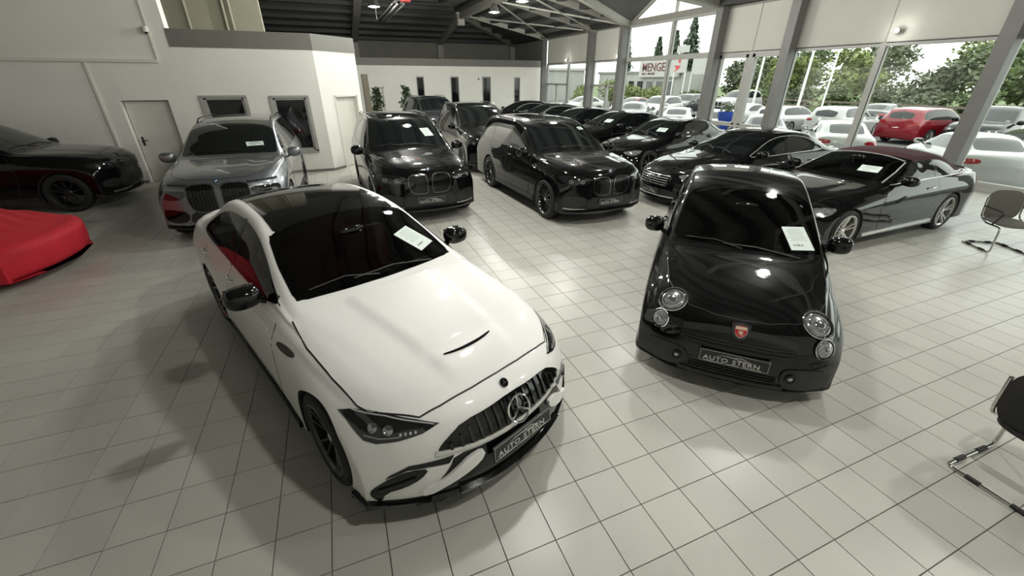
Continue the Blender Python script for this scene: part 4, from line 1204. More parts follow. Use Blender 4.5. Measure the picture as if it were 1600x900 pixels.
def black_hatch():
    root = empty('hatchback_car', (4.25, 3.34, 0), RAD(224.8)); root.scale = (1.04, 1.04, 1.04)
    tag(root, 'small black hatchback with round headlights and a red shield badge, parked in the right foreground', 'car')
    car = Car(root, HATCH, 2.30, .813, .325, q=1.4, step=.045, re=.05, rb=.06, p=3.0, body_mat=P_BLACK, wheel_z=.30)
    car.recolor(lambda c, n: c.z < .22, M_MATTK)
    windows(car, H_DLO, H_WS, H_RW, [(-.55, .96, -.60, 1.40)], hero=True, dloy=.8)
    cabin(root, -1.25, .75, .62, M_SEATK, .72, belt=.90)
    add_wheels(root, 2.30, .70, .30, .20, 'small')
    HB = [(.98, 0, 1), (.95, .32, 1), (.86, .655, 1), (1.15, .65, 1), (1.45, .605, 1), (1.62, .53, 1), (1.74, .40, 1), (1.80, .20, 1), (1.81, 0, 1)]
    car.ribbon('bonnet_gap', mir(HB)[2:-2], (0, 0, 1), M_GASKET, w=.014, off=.001, parent=car.body)
    hood = car.patch('bonnet', mir(HB), (0, 0, 1), P_BLACK, off=.004, thick=.004, grid=.045, rnd=0, smooth=80)
    car.patch('sun_strip', mir([(.08, 0, 1.36), (.10, .30, 1.345), (.15, .50, 1.28), (.10, .52, 1.305), (.02, .30, 1.375), (.01, 0, 1.39)]), WSD, M_GLOSSK, off=.006, thick=.004, rnd=1)
    def ringlamp(P, d, r, inner=True):
        M_ = car.place(P, d, .0)
        o = MB().lathe([(r, -.03), (r, .010), (r * .93, .016), (r * .88, .012), (r * .86, -.002), (0, -.004)], 'Z', 30).build('headlight', M_LENSD, root, 40); o.matrix_local = M_
        n = 30
        MB().tube([(r * .97 * math.cos(2 * math.pi * k / n), r * .97 * math.sin(2 * math.pi * k / n), .012) for k in range(n)], r * .055, 6, closed=True).build('headlight_ring', M_CHROME, o, 50)
        MB().ell((0, 0, .008), r * .84, r * .84, .022, 24, 10).build('headlight_lens', M_LENS, o, 60)
        if inner:
            MB().tube([(r * .62 * math.cos(2 * math.pi * k / n), r * .62 * math.sin(2 * math.pi * k / n), .024) for k in range(n)], r * .06, 6, closed=True).build('running_light', M_CHROME, o, 50)
            MB().ell((0, -r * .05, .03), r * .36, r * .30, .008, 16, 8).build('projector', M_REFL, o, 60)
        return o
    for s in (1, -1):
        ringlamp((1.70, .545 * s, .715), (.78, .36 * s, .50), .120)
        o = ringlamp((1.80, .63 * s, .555), (.84, .50 * s, .18), .085, False)
        MB().ell((0, 0, .026), .035, .028, .006, 16, 8).build('projector', M_REFL, o, 60)
        # lower bumper pods with round fog lamps
        pod = car.patch('bumper_pod', [(1.90, .33 * s, .365), (1.89, .46 * s, .385), (1.82, .62 * s, .375), (1.74, .73 * s, .32), (1.74, .73 * s, .20), (1.82, .60 * s, .17), (1.90, .38 * s, .18)], (.90, .43 * s, 0), M_MATTK, off=.012, thick=.02, grid=.04, rnd=2)
        M_ = car.place((1.88, .42 * s, .30), (.95, .3 * s, 0), .012)
        f = MB().lathe([(.042, -.01), (.042, .012), (.034, .014), (.030, .006), (0, .004)], 'Z', 22).build('fog_lamp', M_GLOSSK, root, 40); f.matrix_local = M_
        MB().ell((0, 0, .008), .020, .020, .010, 14, 8).build('fog_lens', M_REFL, f, 60)
    # moustache bar with shield badge
    car.ribbon('moustache_bar', [(1.9, y, .62 - .02 * (abs(y) / .3) ** 2) for y in np.linspace(-.42, .42, 15)], (1, 0, .2), M_MATTK, w=.055, off=.014)
    M_ = car.place((1.9, 0, .625), (1, 0, .2), .016)
    def shield(w, h, z): return [(-w, h * .8, z), (0, h, z), (w, h * .8, z), (w, -h * .15, z), (w * .62, -h * .72, z), (0, -h, z), (-w * .62, -h * .72, z), (-w, -h * .15, z)]
    def sh(name, w, h, z, m, par):
        a = shield(w, h, z); b = shield(w, h, z - .008); n = len(a)
        return MB().add(a + b, [tuple(range(n))[::-1]] + [(k, (k + 1) % n, n + (k + 1) % n, n + k) for k in range(n)]).build(name, m, par)
    sb = sh('shield_badge', .068, .075, .012, M_MATTK, root); sb.matrix_local = M_
    sh('shield_field', .048, .055, .015, M_CHROME, sb); sh('shield_crest', .043, .049, .0165, M_ABRED, sb)
    MB().box(-.041, .041, .014, .038, .0165, .0175).build('shield_band', M_ABYEL, sb)
    sc = MB()   # scorpion-like emblem: curled tail, body and claws
    sc.ell((0, -.012, .018), .010, .016, .002, 10, 6)
    for s in (1, -1):
        sc.tube([(0, -.004, .018), (.014 * s, .006, .018), (.018 * s, -.004, .018)], .0025, 5)
        for k in range(3): sc.tube([(0, -.010 - .006 * k, .018), (.020 * s, -.006 - .008 * k, .018)], .0016, 4)
    sc.tube([(0, -.026, .018), (.010, -.034, .018), (.020, -.028, .018), (.018, -.018, .018)], .0022, 5)
    sc.build('shield_emblem', M_ABYEL, sb)
    # upper grille slot and lower grille
    gr = car.patch('grille', F3([(-.40, .535), (0, .555), (.40, .535), (.46, .49), (.40, .455), (0, .445), (-.40, .455), (-.46, .49)], 1.9), (1, 0, 0), M_GLOSSK, off=.003, thick=.01, grid=.05, rnd=1)
    for z in (.475, .505, .53):
        car.ribbon('grille_slat', [(1.9, y, z) for y in np.linspace(-.40, .40, 9)], (1, 0, 0), M_MATTK, w=.010, off=.012, parent=gr)
    low = car.patch('lower_intake', F3([(-.33, .34), (.33, .34), (.37, .22), (-.37, .22)], 1.9), (1, 0, 0), M_MATTK, off=.004, thick=.01, grid=.05, rnd=1)
    for z in (.24, .265, .29):
        car.ribbon('intake_slat', [(1.9, y, z) for y in np.linspace(-.33, .33, 7)], (1, 0, 0), M_GLOSSK, w=.008, off=.014, parent=low)
    car.ribbon('splitter', [(1.9, y, .19) for y in np.linspace(-.40, .40, 9)], (1, 0, -.1), M_MATTK, w=.035, off=.022)
    plate(root, car.place((1.94, 0, .385), (1, 0, 0), .02), .52, .11)
    door_lines(car, [[(.72, .90), (.74, .60), (.62, .30)], [(-.52, .95), (-.60, .60), (-.45, .30)]], y=.8)
    handles(car, (-.38,), .82, M_CHROME, .8)
    add_mirrors(car, .44, .87, .99, P_BLACK, .08, .105, .085, .05)
    wipers(car, [[(.93, .46, .975), (.89, .10, 1.01), (.89, -.18, 1.01)], [(.93, -.02, .99), (.85, -.25, 1.02), (.80, -.52, .99)]], WSD)
    Ms = car.place((.68, .45, 1.07), WSD, .012)
    price_sheet('price_sheet', 'large white price sheet in the windscreen of the small black hatchback', root.matrix_basis @ Ms, price='26.980 €')
    return car
# ------------------------------------------------------------------ SUVs
SUV = [
    (2.30, .26, .25, .48, .25, .70, .25, .82, .245, .84, .24),
    (2.41, .32, .33, .50, .33, .76, .325, .90, .315, .92, .25),
    (2.45, .35, .55, .50, .55, .79, .54, .945, .48, .955, .26),
    (2.445, .36, .78, .50, .78, .80, .765, .955, .60, .965, .27),
    (2.41, .36, .94, .52, .935, .80, .905, .962, .68, .97, .28),
    (2.34, .35, 1.02, .54, 1.01, .80, .965, .966, .74, .975, .28),
    (2.18, .30, 1.085, .59, 1.075, .83, 1.02, .975, .80, .98, .28),
    (1.85, .20, 1.135, .65, 1.125, .87, 1.065, .985, .84, .985, .28),
    (1.45, .14, 1.165, .73, 1.152, .90, 1.10, .99, .86, .987, .28),
    (1.18, .12, 1.185, .80, 1.165, .925, 1.11, .99, .87, .985, .27),
    (1.08, .12, 1.20, .825, 1.172, .93, 1.12, .99, .87, .982, .27),
    (0.99, .13, 1.245, .828, 1.20, .932, 1.125, .99, .87, .98, .27),
    (0.54, .12, 1.48, .785, 1.425, .935, 1.145, .99, .87, .98, .27),
    (0.14, .10, 1.675, .735, 1.62, .935, 1.16, .99, .87, .98, .27),
    (-.12, .08, 1.745, .715, 1.695, .935, 1.17, .99, .87, .98, .27),
    (-.70, .03, 1.79, .71, 1.742, .935, 1.175, .99, .87, .98, .27),
    (-1.40, -.01, 1.79, .705, 1.742, .932, 1.18, .99, .87, .982, .27),
    (-2.00, -.04, 1.755, .69, 1.705, .925, 1.185, .985, .87, .982, .28),
    (-2.34, -.06, 1.69, .66, 1.645, .90, 1.19, .98, .86, .98, .28),
    (-2.50, -.08, 1.50, .61, 1.46, .885, 1.18, .975, .86, .975, .28),
    (-2.64, -.12, 1.15, .62, 1.14, .86, 1.08, .965, .85, .965, .28),
    (-2.70, -.16, .85, .60, .85, .84, .82, .955, .66, .955, .28),
    (-2.72, -.17, .55, .58, .55, .82, .54, .945, .46, .945, .28),
    (-2.66, -.16, .33, .56, .33, .78, .325, .90, .315, .91, .28)]
SUV_DLO = [(.82, 1.165), (.52, 1.325), (.22, 1.495), (0.0, 1.60), (-.25, 1.665), (-.8, 1.695), (-1.5, 1.69), (-2.0, 1.64), (-2.22, 1.50), (-2.30, 1.32), (-2.2, 1.235), (-1.5, 1.225), (-.5, 1.21), (.3, 1.195)]
SUV_WS = mir([(.99, 0, 1.245), (.955, .46, 1.235), (.865, .80, 1.195), (.49, .765, 1.42), (.13, .712, 1.60), (.05, .46, 1.685), (.035, 0, 1.70)])
SUV_RW = mir([(-2.60, 0, 1.24), (-2.57, .50, 1.24), (-2.44, .53, 1.50), (-2.40, 0, 1.60)])
def rs(pts, sx, sz): return [(p_[0] * sx, p_[1] * sz) if len(p_) == 2 else (p_[0] * sx, p_[1], p_[2] * sz) for p_ in pts]

def suv(name, label, loc, head, pm, sx=1.0, sz=1.0, R=.39, kidney=(.62, .97), lights='normal', rims='multi', rails=M_GLOSSK, plate_on=True, sheet=None, step=.055, q=1.15, chrome=M_GLOSSK, hood_mat=None, lod=0, front='kidney', group=None, kw=1.0, roofglass=True):
    root = empty(name, (loc[0], loc[1], loc[2] if len(loc) > 2 else 0), RAD(head)); tag(root, label, 'car', group)
    wb = 3.105 * sx; rows = scale_rows(SUV, sx, 1.0, sz)
    car = Car(root, rows, wb, .99, R + .045, q=q, step=step, re=.05, rb=.05, p=3.0, body_mat=pm, wheel_z=R)
    fx = 2.45 * sx
    car.recolor(lambda c, n: c.z < .31 * sz, M_MATTK)
    dlo = rs(SUV_DLO, sx, sz)
    wsd = (.5, 0, .86)
    windows(car, dlo, rs(SUV_WS, sx, sz), rs(SUV_RW, sx, sz), [(-.42 * sx, 1.2 * sz, -.46 * sx, 1.70 * sz), (-1.45 * sx, 1.2 * sz, -1.50 * sx, 1.70 * sz)] if lod < 2 else (), hero=False, trim=chrome if lod < 2 else None, rwd=(-.9, 0, .43), wsd=wsd)
    add_wheels(root, wb, .855, R, .28, rims, detail=lod < 1 and rims != 'plain')
    add_mirrors(car, .70 * sx, 1.075, 1.20 * sz, pm if pm is not P_BLACK else M_GLOSSK, .09, .125, .095, .05)
    z = lambda v: v * sz
    if front == 'kidney':
        za, zb = z(kidney[0]), z(kidney[1])
        for s in (1, -1):
            out = F3([(.045 * s, za + .05), (.06 * s, za), (.30 * kw * s, za), (.38 * kw * s, za + .08), (.40 * kw * s, zb - .10), (.36 * kw * s, zb - .01), (.10 * s, zb), (.045 * s, zb - .06)], fx)
            g = car.patch('grille', out, (1, 0, 0), M_GLOSSK, off=.004, thick=.015, grid=.06, rnd=1)
            if lod < 2:
                car.ribbon('grille_surround', chaikin(out, 1), (1, 0, 0), M_DCHROME, w=.018, off=.016, parent=g, closed=True)
                for k in range(7):
                    y = (.085 + k * .042 * kw) * s
                    car.ribbon('grille_slat', [(fx, y, za + .03), (fx, y, zb - .03)], (1, 0, 0), M_RIMB, w=.013, off=.016, parent=g)
            if lights == 'normal':
                hl = car.patch('headlight', [(2.42 * sx, .44 * s, z(.905)), (2.36 * sx, .60 * s, z(.945)), (2.22 * sx, .80 * s, z(.96)), (2.05 * sx, .93 * s, z(.955)), (2.06 * sx, .94 * s, z(.88)), (2.24 * sx, .82 * s, z(.80)), (2.38 * sx, .60 * s, z(.80)), (2.42 * sx, .46 * s, z(.84))], (.78, .62 * s, .1), M_LENSD, off=.004, thick=.012, grid=.05, rnd=1)
                if lod < 2:
                    for (a, b) in ((2.36, .60), (2.24, .77)):
                        M_ = car.place((a * sx, b * s, z(.86)), (.78, .62 * s, .1), .006)
                        o = MB().tube([(.045 * math.cos(2 * math.pi * k / 6 + .5), .030 * math.sin(2 * math.pi * k / 6 + .5), .004) for k in range(6)], .004, 6, closed=True).ell((0, 0, .002), .010, .010, .006, 10, 6).build('running_light', M_TRIM, hl, 50); o.matrix_local = M_
            else:
                car.ribbon('running_light', [(2.40 * sx, .47 * s, z(.985)), (2.30 * sx, .68 * s, z(.985)), (2.10 * sx, .90 * s, z(.975))], (.78, .62 * s, .1), M_LENSD, w=.035, off=.008)
                car.ribbon('running_light', [(2.38 * sx, .50 * s, z(.992)), (2.28 * sx, .70 * s, z(.992)), (2.12 * sx, .88 * s, z(.982))], (.78, .62 * s, .1), M_REFL, w=.008, off=.011)
                car.patch('headlight', [(2.42 * sx, .48 * s, z(.90)), (2.26 * sx, .76 * s, z(.90)), (2.12 * sx, .90 * s, z(.88)), (2.18 * sx, .88 * s, z(.76)), (2.36 * sx, .64 * s, z(.74)), (2.43 * sx, .50 * s, z(.80))], (.78, .62 * s, .0), M_LENSD, off=.003, thick=.012, grid=.05, rnd=1)
            car.patch('side_intake', [(2.44 * sx, .52 * s, z(.56)), (2.30 * sx, .76 * s, z(.60)), (2.18 * sx, .90 * s, z(.58)), (2.18 * sx, .92 * s, z(.40)), (2.34 * sx, .76 * s, z(.36)), (2.43 * sx, .56 * s, z(.40))], (.78, .62 * s, 0), M_GLOSSK if pm is not P_BLACK else M_MATTK, off=.004, thick=.012, grid=.06, rnd=1)
            if lod < 1: car.ribbon('bumper_trim', [(2.42 * sx, .56 * s, z(.345)), (2.32 * sx, .76 * s, z(.345)), (2.2 * sx, .90 * s, z(.36))], (.78, .62 * s, 0), M_CHROME if chrome is M_CHROME else M_STEEL, w=.022, off=.012)
        car.patch('lower_intake', F3([(-.46, z(.56)), (.46, z(.56)), (.52, z(.36)), (-.52, z(.36))], fx), (1, 0, 0), M_MATTK, off=.004, thick=.01, grid=.07, rnd=1)
        roundel(root, car.place((2.36 * sx, 0, z(1.03)), (.8, 0, .6), .003), .042)
    else:
        g = car.patch('grille', F3([(-.50, z(.93)), (.50, z(.93)), (.53, z(.80)), (.46, z(.72)), (-.46, z(.72)), (-.53, z(.80))], fx), (1, 0, 0), M_GLOSSK, off=.004, thick=.012, grid=.06, rnd=1)
        for k in range(4):
            car.ribbon('grille_slat', [(fx, y, z(.755 + k * .045)) for y in np.linspace(-.47, .47, 9)], (1, 0, 0), M_MATTK, w=.022, off=.018, parent=g)
        for s in (1, -1):
            hl = car.patch('headlight', [(2.42 * sx, .54 * s, z(.935)), (2.26 * sx, .80 * s, z(.95)), (2.06 * sx, .95 * s, z(.94)), (2.12 * sx, .93 * s, z(.84)), (2.34 * sx, .70 * s, z(.80)), (2.42 * sx, .55 * s, z(.81))], (.78, .62 * s, .1), M_LENSD, off=.004, thick=.012, grid=.05, rnd=1)
            for (a, b) in ((2.34, .66), (2.20, .83)):
                M_ = car.place((a * sx, b * s, z(.88)), (.78, .62 * s, .1), .006)
                o = MB().lathe([(.035, 0), (.035, .006), (.028, .006), (0, .002)], 'Z', 18).build('headlight_lens', M_REFL, hl, 50); o.matrix_local = M_
            car.patch('side_intake', [(2.42 * sx, .62 * s, z(.60)), (2.24 * sx, .84 * s, z(.60)), (2.16 * sx, .92 * s, z(.52)), (2.24 * sx, .86 * s, z(.44)), (2.40 * sx, .64 * s, z(.44))], (.78, .62 * s, 0), M_MATTK, off=.004, thick=.012, grid=.06, rnd=1)
        car.patch('lower_intake', F3([(-.58, z(.62)), (.58, z(.62)), (.60, z(.40)), (-.60, z(.40))], fx), (1, 0, 0), M_MATTK, off=.004, thick=.012, grid=.06, rnd=1)
        for s in (1, -1):
            car.ribbon('skid_plate', [(2.4 * sx, .25 * s, z(.33)), (2.36 * sx, .60 * s, z(.33)), (2.25 * sx, .78 * s, z(.335))], (.9, .43 * s, 0), M_STEEL, w=.05, off=.014)
    if plate_on: plate(root, car.place((fx, 0, z(.475)), (1, 0, 0), .02), .52, .11)
    # bonnet with shut line
    HB = [(1.10 * sx, 0, 1), (1.08 * sx, .5, 1), (1.0 * sx, .815, 1), (1.4 * sx, .79, 1), (1.85 * sx, .735, 1), (2.10 * sx, .62, 1), (2.26 * sx, .40, 1), (2.31 * sx, 0, 1)]
    if lod < 2:
        car.ribbon('bonnet_gap', mir(HB)[2:-2], (0, 0, 1), M_GASKET, w=.016, off=.0015, parent=car.body)
        def dome(x, y):
            t = max(0, min(1, (.42 - abs(y)) / .10)); t = t * t * (3 - 2 * t); e = max(0, min(1, (2.28 * sx - x) / .3)) * max(0, min(1, (x - 1.0 * sx) / .2))
            return .014 * t * e
        car.patch('bonnet', mir(HB), (0, 0, 1), pm, off=.004, thick=.004, grid=.06, rnd=0, smooth=80, deform=dome)
        door_lines(car, [[(.86 * sx, z(1.10)), (.90 * sx, z(.80)), (.80 * sx, z(.36))], [(-.44 * sx, z(1.18)), (-.46 * sx, z(.80)), (-.42 * sx, z(.36))], [(-1.50 * sx, z(1.18)), (-1.40 * sx, z(.85)), (-1.10 * sx, z(.50)), (-1.08 * sx, z(.36))]], y=.98)
        handles(car, (-.20 * sx, -1.24 * sx), z(1.03), pm, .98, .2)
        for s in (1, -1):
            car.ribbon('side_sill', [(1.08 * sx, .98 * s, z(.31)), (-1.08 * sx, .98 * s, z(.31))], (0, s, 0), M_MATTK, w=.09, off=.02)
    if rails:
        for s in (1, -1):
            L = [car.hit((x * sx, .665 * s, 1.8), (0, 0, 1))[0] for x in (-.35, -.6, -1.1, -1.6, -2.0)]
            MB().tube([L[0] + Vector((.12, 0, -.01))] + [l + Vector((0, 0, .045)) for l in L] + [L[-1] + Vector((-.12, 0, -.01))], .014, 8).build('roof_rail', rails, root, 60)
    if lod < 2:
        if roofglass: car.patch('roof_glass', mir([(-.12 * sx, 0, 2), (-.12 * sx, .46, 2), (-1.25 * sx, .45, 2), (-1.25 * sx, 0, 2)]), (0, 0, 1), M_CGLASS, off=.004, thick=.008, grid=.09, rnd=1)
        wipers(car, [[(.97 * sx, .5, z(1.235)), (.90 * sx, .1, z(1.285)), (.91 * sx, -.25, z(1.28))], [(.97 * sx, -.1, z(1.245)), (.86 * sx, -.40, z(1.29)), (.83 * sx, -.70, z(1.24))]], wsd)
    car.patch('tail_light', [(-2.62 * sx, .55, z(1.10)), (-2.56 * sx, .75, z(1.12)), (-2.40 * sx, .90, z(1.10)), (-2.40 * sx, .93, z(1.0)), (-2.60 * sx, .75, z(.98)), (-2.66 * sx, .55, z(1.0))], (-.78, .62, 0), M_TAIL, sides=(1, -1), grid=.08)
    if sheet:
        Ms = car.place((sheet[0] * sx, sheet[1], sheet[2] * sz), wsd, .012)
        price_sheet('price_sheet', sheet[3], root.matrix_basis @ Ms @ Matrix.Rotation(RAD(sheet[4]), 4, 'Z'), sheet[5] if len(sheet) > 5 else .21, sheet[6] if len(sheet) > 6 else .297, price=sheet[7] if len(sheet) > 7 else '84.900 €')
    return car
# ------------------------------------------------------------------ large sedans / cabriolet
CABRIO = [list(r) for r in SEDAN]
for i, (zc, ze) in {11: (1.025, 1.0), 12: (1.20, 1.155), 13: (1.345, 1.305), 14: (1.388, 1.34), 15: (1.395, 1.345), 16: (1.35, 1.29), 17: (1.24, 1.18), 18: (1.065, 1.045), 19: (1.03, 1.015), 20: (1.02, 1.005)}.items():
    CABRIO[i][2] = zc; CABRIO[i][4] = ze
for i in range(14, 19): CABRIO[i][3] = .60
for i, d in {8: .10, 9: .16, 10: .18, 11: .18, 12: .19, 13: .20, 14: .20, 15: .20, 16: .20, 17: .18, 18: .14, 19: .10, 20: .04}.items(): CABRIO[i][0] -= d
CABRIO = [tuple(r) for r in CABRIO]
CAB_DLO = [(.46, .985), (.20, 1.09), (-.12, 1.225), (-.30, 1.275), (-.65, 1.29), (-1.05, 1.265), (-1.32, 1.18), (-1.46, 1.05), (-1.36, 1.03), (-.8, 1.015), (.0, .985)]
CAB_WS = mir([(.62, 0, 1.015), (.595, .36, 1.008), (.52, .70, .99), (.17, .67, 1.15), (-.15, .615, 1.275), (-.20, .38, 1.315), (-.22, 0, 1.33)])
CAB_RW = mir([(-1.86, 0, 1.12), (-1.84, .38, 1.115), (-1.66, .40, 1.20), (-1.64, 0, 1.225)])

def big_sedan(name, label, loc, head, pm, rows=SEDAN, sx=1.06, sy=1.01, sz=1.03, dlo=SED_DLO, ws=SED_WS, rw=SED_RW, R=.36, rims='plainsilver', trim=M_TRIM, lod=0, sheet=None, cab=False, front='bars', group=None, hero=False):
    root = empty(name, (loc[0], loc[1], loc[2] if len(loc) > 2 else 0), RAD(head)); tag(root, label, 'car', group)
    wb = 2.875 * sx
    car = Car(root, scale_rows(rows, sx, sy, sz), wb, .948 * sy, R + .03, q=1.25 if lod < 1 else .8, step=.05 if lod < 1 else .08, re=.045, rb=.05, body_mat=pm, wheel_z=R)
    z = lambda v: v * sz
    car.recolor(lambda c, n: c.z < .20 * sz, M_MATTK)
    if cab:
        def top(c, n): return c.x < (-.215 * sx - .06 * (c.y / .6) ** 2) and c.x > -2.03 and c.z > z(1.045 + (.0 if c.x > -1.45 else 0.02)) and n.z > -.2
        windows(car, rs(dlo, sx, sz), rs(ws, sx, sz), rs(rw, sx, sz), [(-.82 * sx, z(1.0), -.84 * sx, z(1.28))], hero=hero, trim=None, dloy=.9 * sy)
        car.split(top, 'soft_top', M_CLOTHTOP, .0)
        for s in (1, -1):
            car.ribbon('belt_trim', [(.46 * sx, .9 * s, z(.98)), (-.6 * sx, .9 * s, z(1.005)), (-1.5 * sx, .9 * s, z(1.02)), (-1.90 * sx, .85 * s, z(1.04))], (0, s, 0), M_TRIM, w=.014, off=.009)
            car.ribbon('top_hem', [(-1.32 * sx, .9 * s, z(1.045)), (-1.52 * sx, .88 * s, z(1.055)), (-1.86 * sx, .8 * s, z(1.07)), (-1.96 * sx, .6 * s, z(1.08))], (-.2, .8 * s, .6), M_CLOTHTOP, w=.05, off=.006)
            car.ribbon('screen_trim', [(.53 * sx, .715 * s, z(.985)), (.17 * sx, .685 * s, z(1.15)), (-.14 * sx, .625 * s, z(1.28))], (.35, .5 * s, .8), M_TRIM, w=.022, off=.008)
        car.ribbon('screen_header', [(-.215 * sx + .04 * (y / .55) ** 2, y, z(1.33)) for y in np.linspace(-.59, .59, 9)], (0, 0, 1), M_TRIM, w=.02, off=.009)
        if hero: cabin(root, -1.5 * sx, .58 * sx, .74, M_SEATK, .45 * sx, belt=z(.93), fx=-.25)
    else:
        windows(car, rs(dlo, sx, sz), rs(ws, sx, sz), rs(rw, sx, sz), [(-.42 * sx, z(1.0), -.50 * sx, z(1.36)), ] if lod < 2 else (), hero=False, trim=trim if lod < 2 else None, dloy=.9 * sy)
        if lod < 2: car.patch('roof_glass', mir([(-.15 * sx, 0, 2), (-.15 * sx, .45, 2), (-1.2 * sx, .44, 2), (-1.2 * sx, 0, 2)]), (0, 0, 1), M_CGLASS, off=.004, thick=.008, grid=.09, rnd=1)
    add_wheels(root, wb, .82 * sy, R, .255, rims, detail=lod < 1)
    add_mirrors(car, (.28 if cab else .45) * sx, .985 * sy, z(1.055), pm, .095, .12, .08, .06)
    fx = 2.32 * sx
    if front == 'bars':
        g = car.patch('grille', F3([(-.40, z(.68)), (0, z(.69)), (.40, z(.68)), (.46, z(.58)), (.40, z(.43)), (-.40, z(.43)), (-.46, z(.58))], fx), (1, 0, 0), M_GLOSSK, off=.004, thick=.012, grid=.06, rnd=1)
        if lod < 2:
            for k in range(5): car.ribbon('grille_slat', [(fx, y, z(.465 + k * .045)) for y in np.linspace(-.40, .40, 9)], (1, 0, 0), M_TRIM, w=.012, off=.016, parent=g)
            for k in range(5): car.ribbon('grille_bar', [(fx, -.30 + .15 * k, z(.45)), (fx, -.30 + .15 * k, z(.66))], (1, 0, 0), M_RIMB, w=.01, off=.012, parent=g)
            car.ribbon('grille_surround', chaikin(F3([(-.40, z(.68)), (0, z(.69)), (.40, z(.68)), (.46, z(.58)), (.40, z(.43)), (-.40, z(.43)), (-.46, z(.58))], fx), 1), (1, 0, 0), M_CHROME, w=.014, off=.014, parent=g, closed=True)
            car.ribbon('bumper_trim', [(fx, y, z(.24)) for y in np.linspace(-.6, .6, 11)], (1, 0, 0), M_CHROME, w=.018, off=.014)
    else:
        g = car.patch('grille', F3([(-.42, z(.66)), (0, z(.675)), (.42, z(.66)), (.52, z(.56)), (.45, z(.46)), (-.45, z(.46)), (-.52, z(.56))], fx), (1, 0, 0), M_GLOSSK, off=.004, thick=.012, grid=.06, rnd=1)
    if lod < 1: star_badge(g, car.place((fx, 0, z(.565)), (1, 0, 0), .02), .08)
    car.patch('lower_intake', F3([(-.55, z(.38)), (.55, z(.38)), (.62, z(.24)), (-.62, z(.24))], fx), (1, 0, 0), M_MATTK, off=.004, thick=.01, grid=.07, rnd=1)
    for s in (1, -1):
        hl = car.patch('headlight', [(2.12 * sx, .52 * s, z(.665)), (2.06 * sx, .62 * s, z(.60)), (1.95 * sx, .74 * s, z(.585)), (1.82 * sx, .83 * s, z(.62)), (1.70 * sx, .87 * s, z(.71)), (1.78 * sx, .83 * s, z(.745)), (1.92 * sx, .73 * s, z(.73)), (2.03 * sx, .62 * s, z(.705))], (.66, .72 * s, .2), M_LENS, off=.004, thick=.012, grid=.05, rnd=1)
        if lod < 2:
            car.ribbon('running_light', [(1.76 * sx, .82 * s, z(.728)), (1.92 * sx, .72 * s, z(.715)), (2.06 * sx, .58 * s, z(.678))], (.66, .72 * s, .2), M_CHROME, w=.012, off=.008, parent=hl)
            car.ribbon('running_light', [(1.80 * sx, .82 * s, z(.65)), (1.95 * sx, .73 * s, z(.63)), (2.05 * sx, .62 * s, z(.64))], (.66, .72 * s, .2), M_REFL, w=.03, off=.007, parent=hl)
            car.patch('side_intake', [(2.16 * sx, .62 * s, z(.38)), (2.0 * sx, .78 * s, z(.37)), (1.86 * sx, .89 * s, z(.30)), (1.95 * sx, .84 * s, z(.24)), (2.12 * sx, .68 * s, z(.25))], (.72, .69 * s, 0), M_MATTK, off=.004, thick=.01, grid=.05, rnd=1)
            if cab:
                car.ribbon('side_sill', [(1.0 * sx, .94 * s, z(.235)), (-.98 * sx, .94 * s, z(.25))], (0, s, 0), M_TRIM, w=.05, off=.02)
            else:
                car.ribbon('side_sill', [(1.0 * sx, .94 * s, z(.24)), (-.98 * sx, .94 * s, z(.24))], (0, s, 0), M_CHROME, w=.016, off=.012)
    if lod < 2:
        cx_ = .17 if cab else 0
        HB = [(p_[0] * sx, p_[1], p_[2]) for p_ in [(.88 - cx_, 0, 1), (.86 - cx_, .45, 1), (.80 - cx_, .72, 1), (1.10, .70, 1), (1.50, .66, 1), (1.85, .61, 1), (2.02, .52, 1), (2.16, .36, 1), (2.20, .18, 1), (2.205, 0, 1)]]
        car.ribbon('bonnet_gap', mir(HB)[2:-2], (0, 0, 1), M_GASKET, w=.016, off=.0015, parent=car.body)
        def dome(x, y):
            x = x / sx; yl = .42 - .12 * (x - .8) / 1.3; t = max(0, min(1, (yl + .03 - abs(y)) / .06)); t = t * t * (3 - 2 * t)
            e = max(0, min(1, (2.15 - x) / .25)) * max(0, min(1, (x - .78) / .15)); return .012 * t * e
        car.patch('bonnet', mir(HB), (0, 0, 1), pm, off=.004, thick=.004, grid=.05, rnd=0, smooth=80, deform=dome)
        doors = [[((.68 - cx_) * sx, z(.93)), (.72 * sx, z(.70)), (.62 * sx, z(.28))]]
        if cab: doors += [[(-.84 * sx, z(1.0)), (-.90 * sx, z(.75)), (-.70 * sx, z(.30))]]
        else: doors += [[(-.45 * sx, z(1.0)), (-.50 * sx, z(.60)), (-.45 * sx, z(.28))], [(-1.38 * sx, z(1.0)), (-1.28 * sx, z(.75)), (-1.02 * sx, z(.45)), (-.98 * sx, z(.28))]]
        door_lines(car, doors, y=.94 * sy)
        handles(car, (-.62 * sx,) if cab else (-.22 * sx, -1.16 * sx), z(.86), M_CHROME, .94 * sy, .2)
        if not cab: wipers(car, [[(.74 * sx, .45, z(1.03)), (.64 * sx, .10, z(1.07)), (.66 * sx, -.25, z(1.06))], [(.73 * sx, -.05, z(1.04)), (.60 * sx, -.30, z(1.08)), (.60 * sx, -.55, z(1.05))]], WSD)
    car.patch('tail_light', [(-2.40 * sx, .45, z(.93)), (-2.30 * sx, .70, z(.93)), (-2.12 * sx, .84, z(.90)), (-2.12 * sx, .86, z(.80)), (-2.34 * sx, .7, z(.79)), (-2.45 * sx, .45, z(.82))], (-.72, .69, 0), M_TAIL, sides=(1, -1), grid=.06)
    if lod < 2:
        plate(root, car.place((fx, 0, z(.33)), (1, 0, 0), .02), .52, .11)
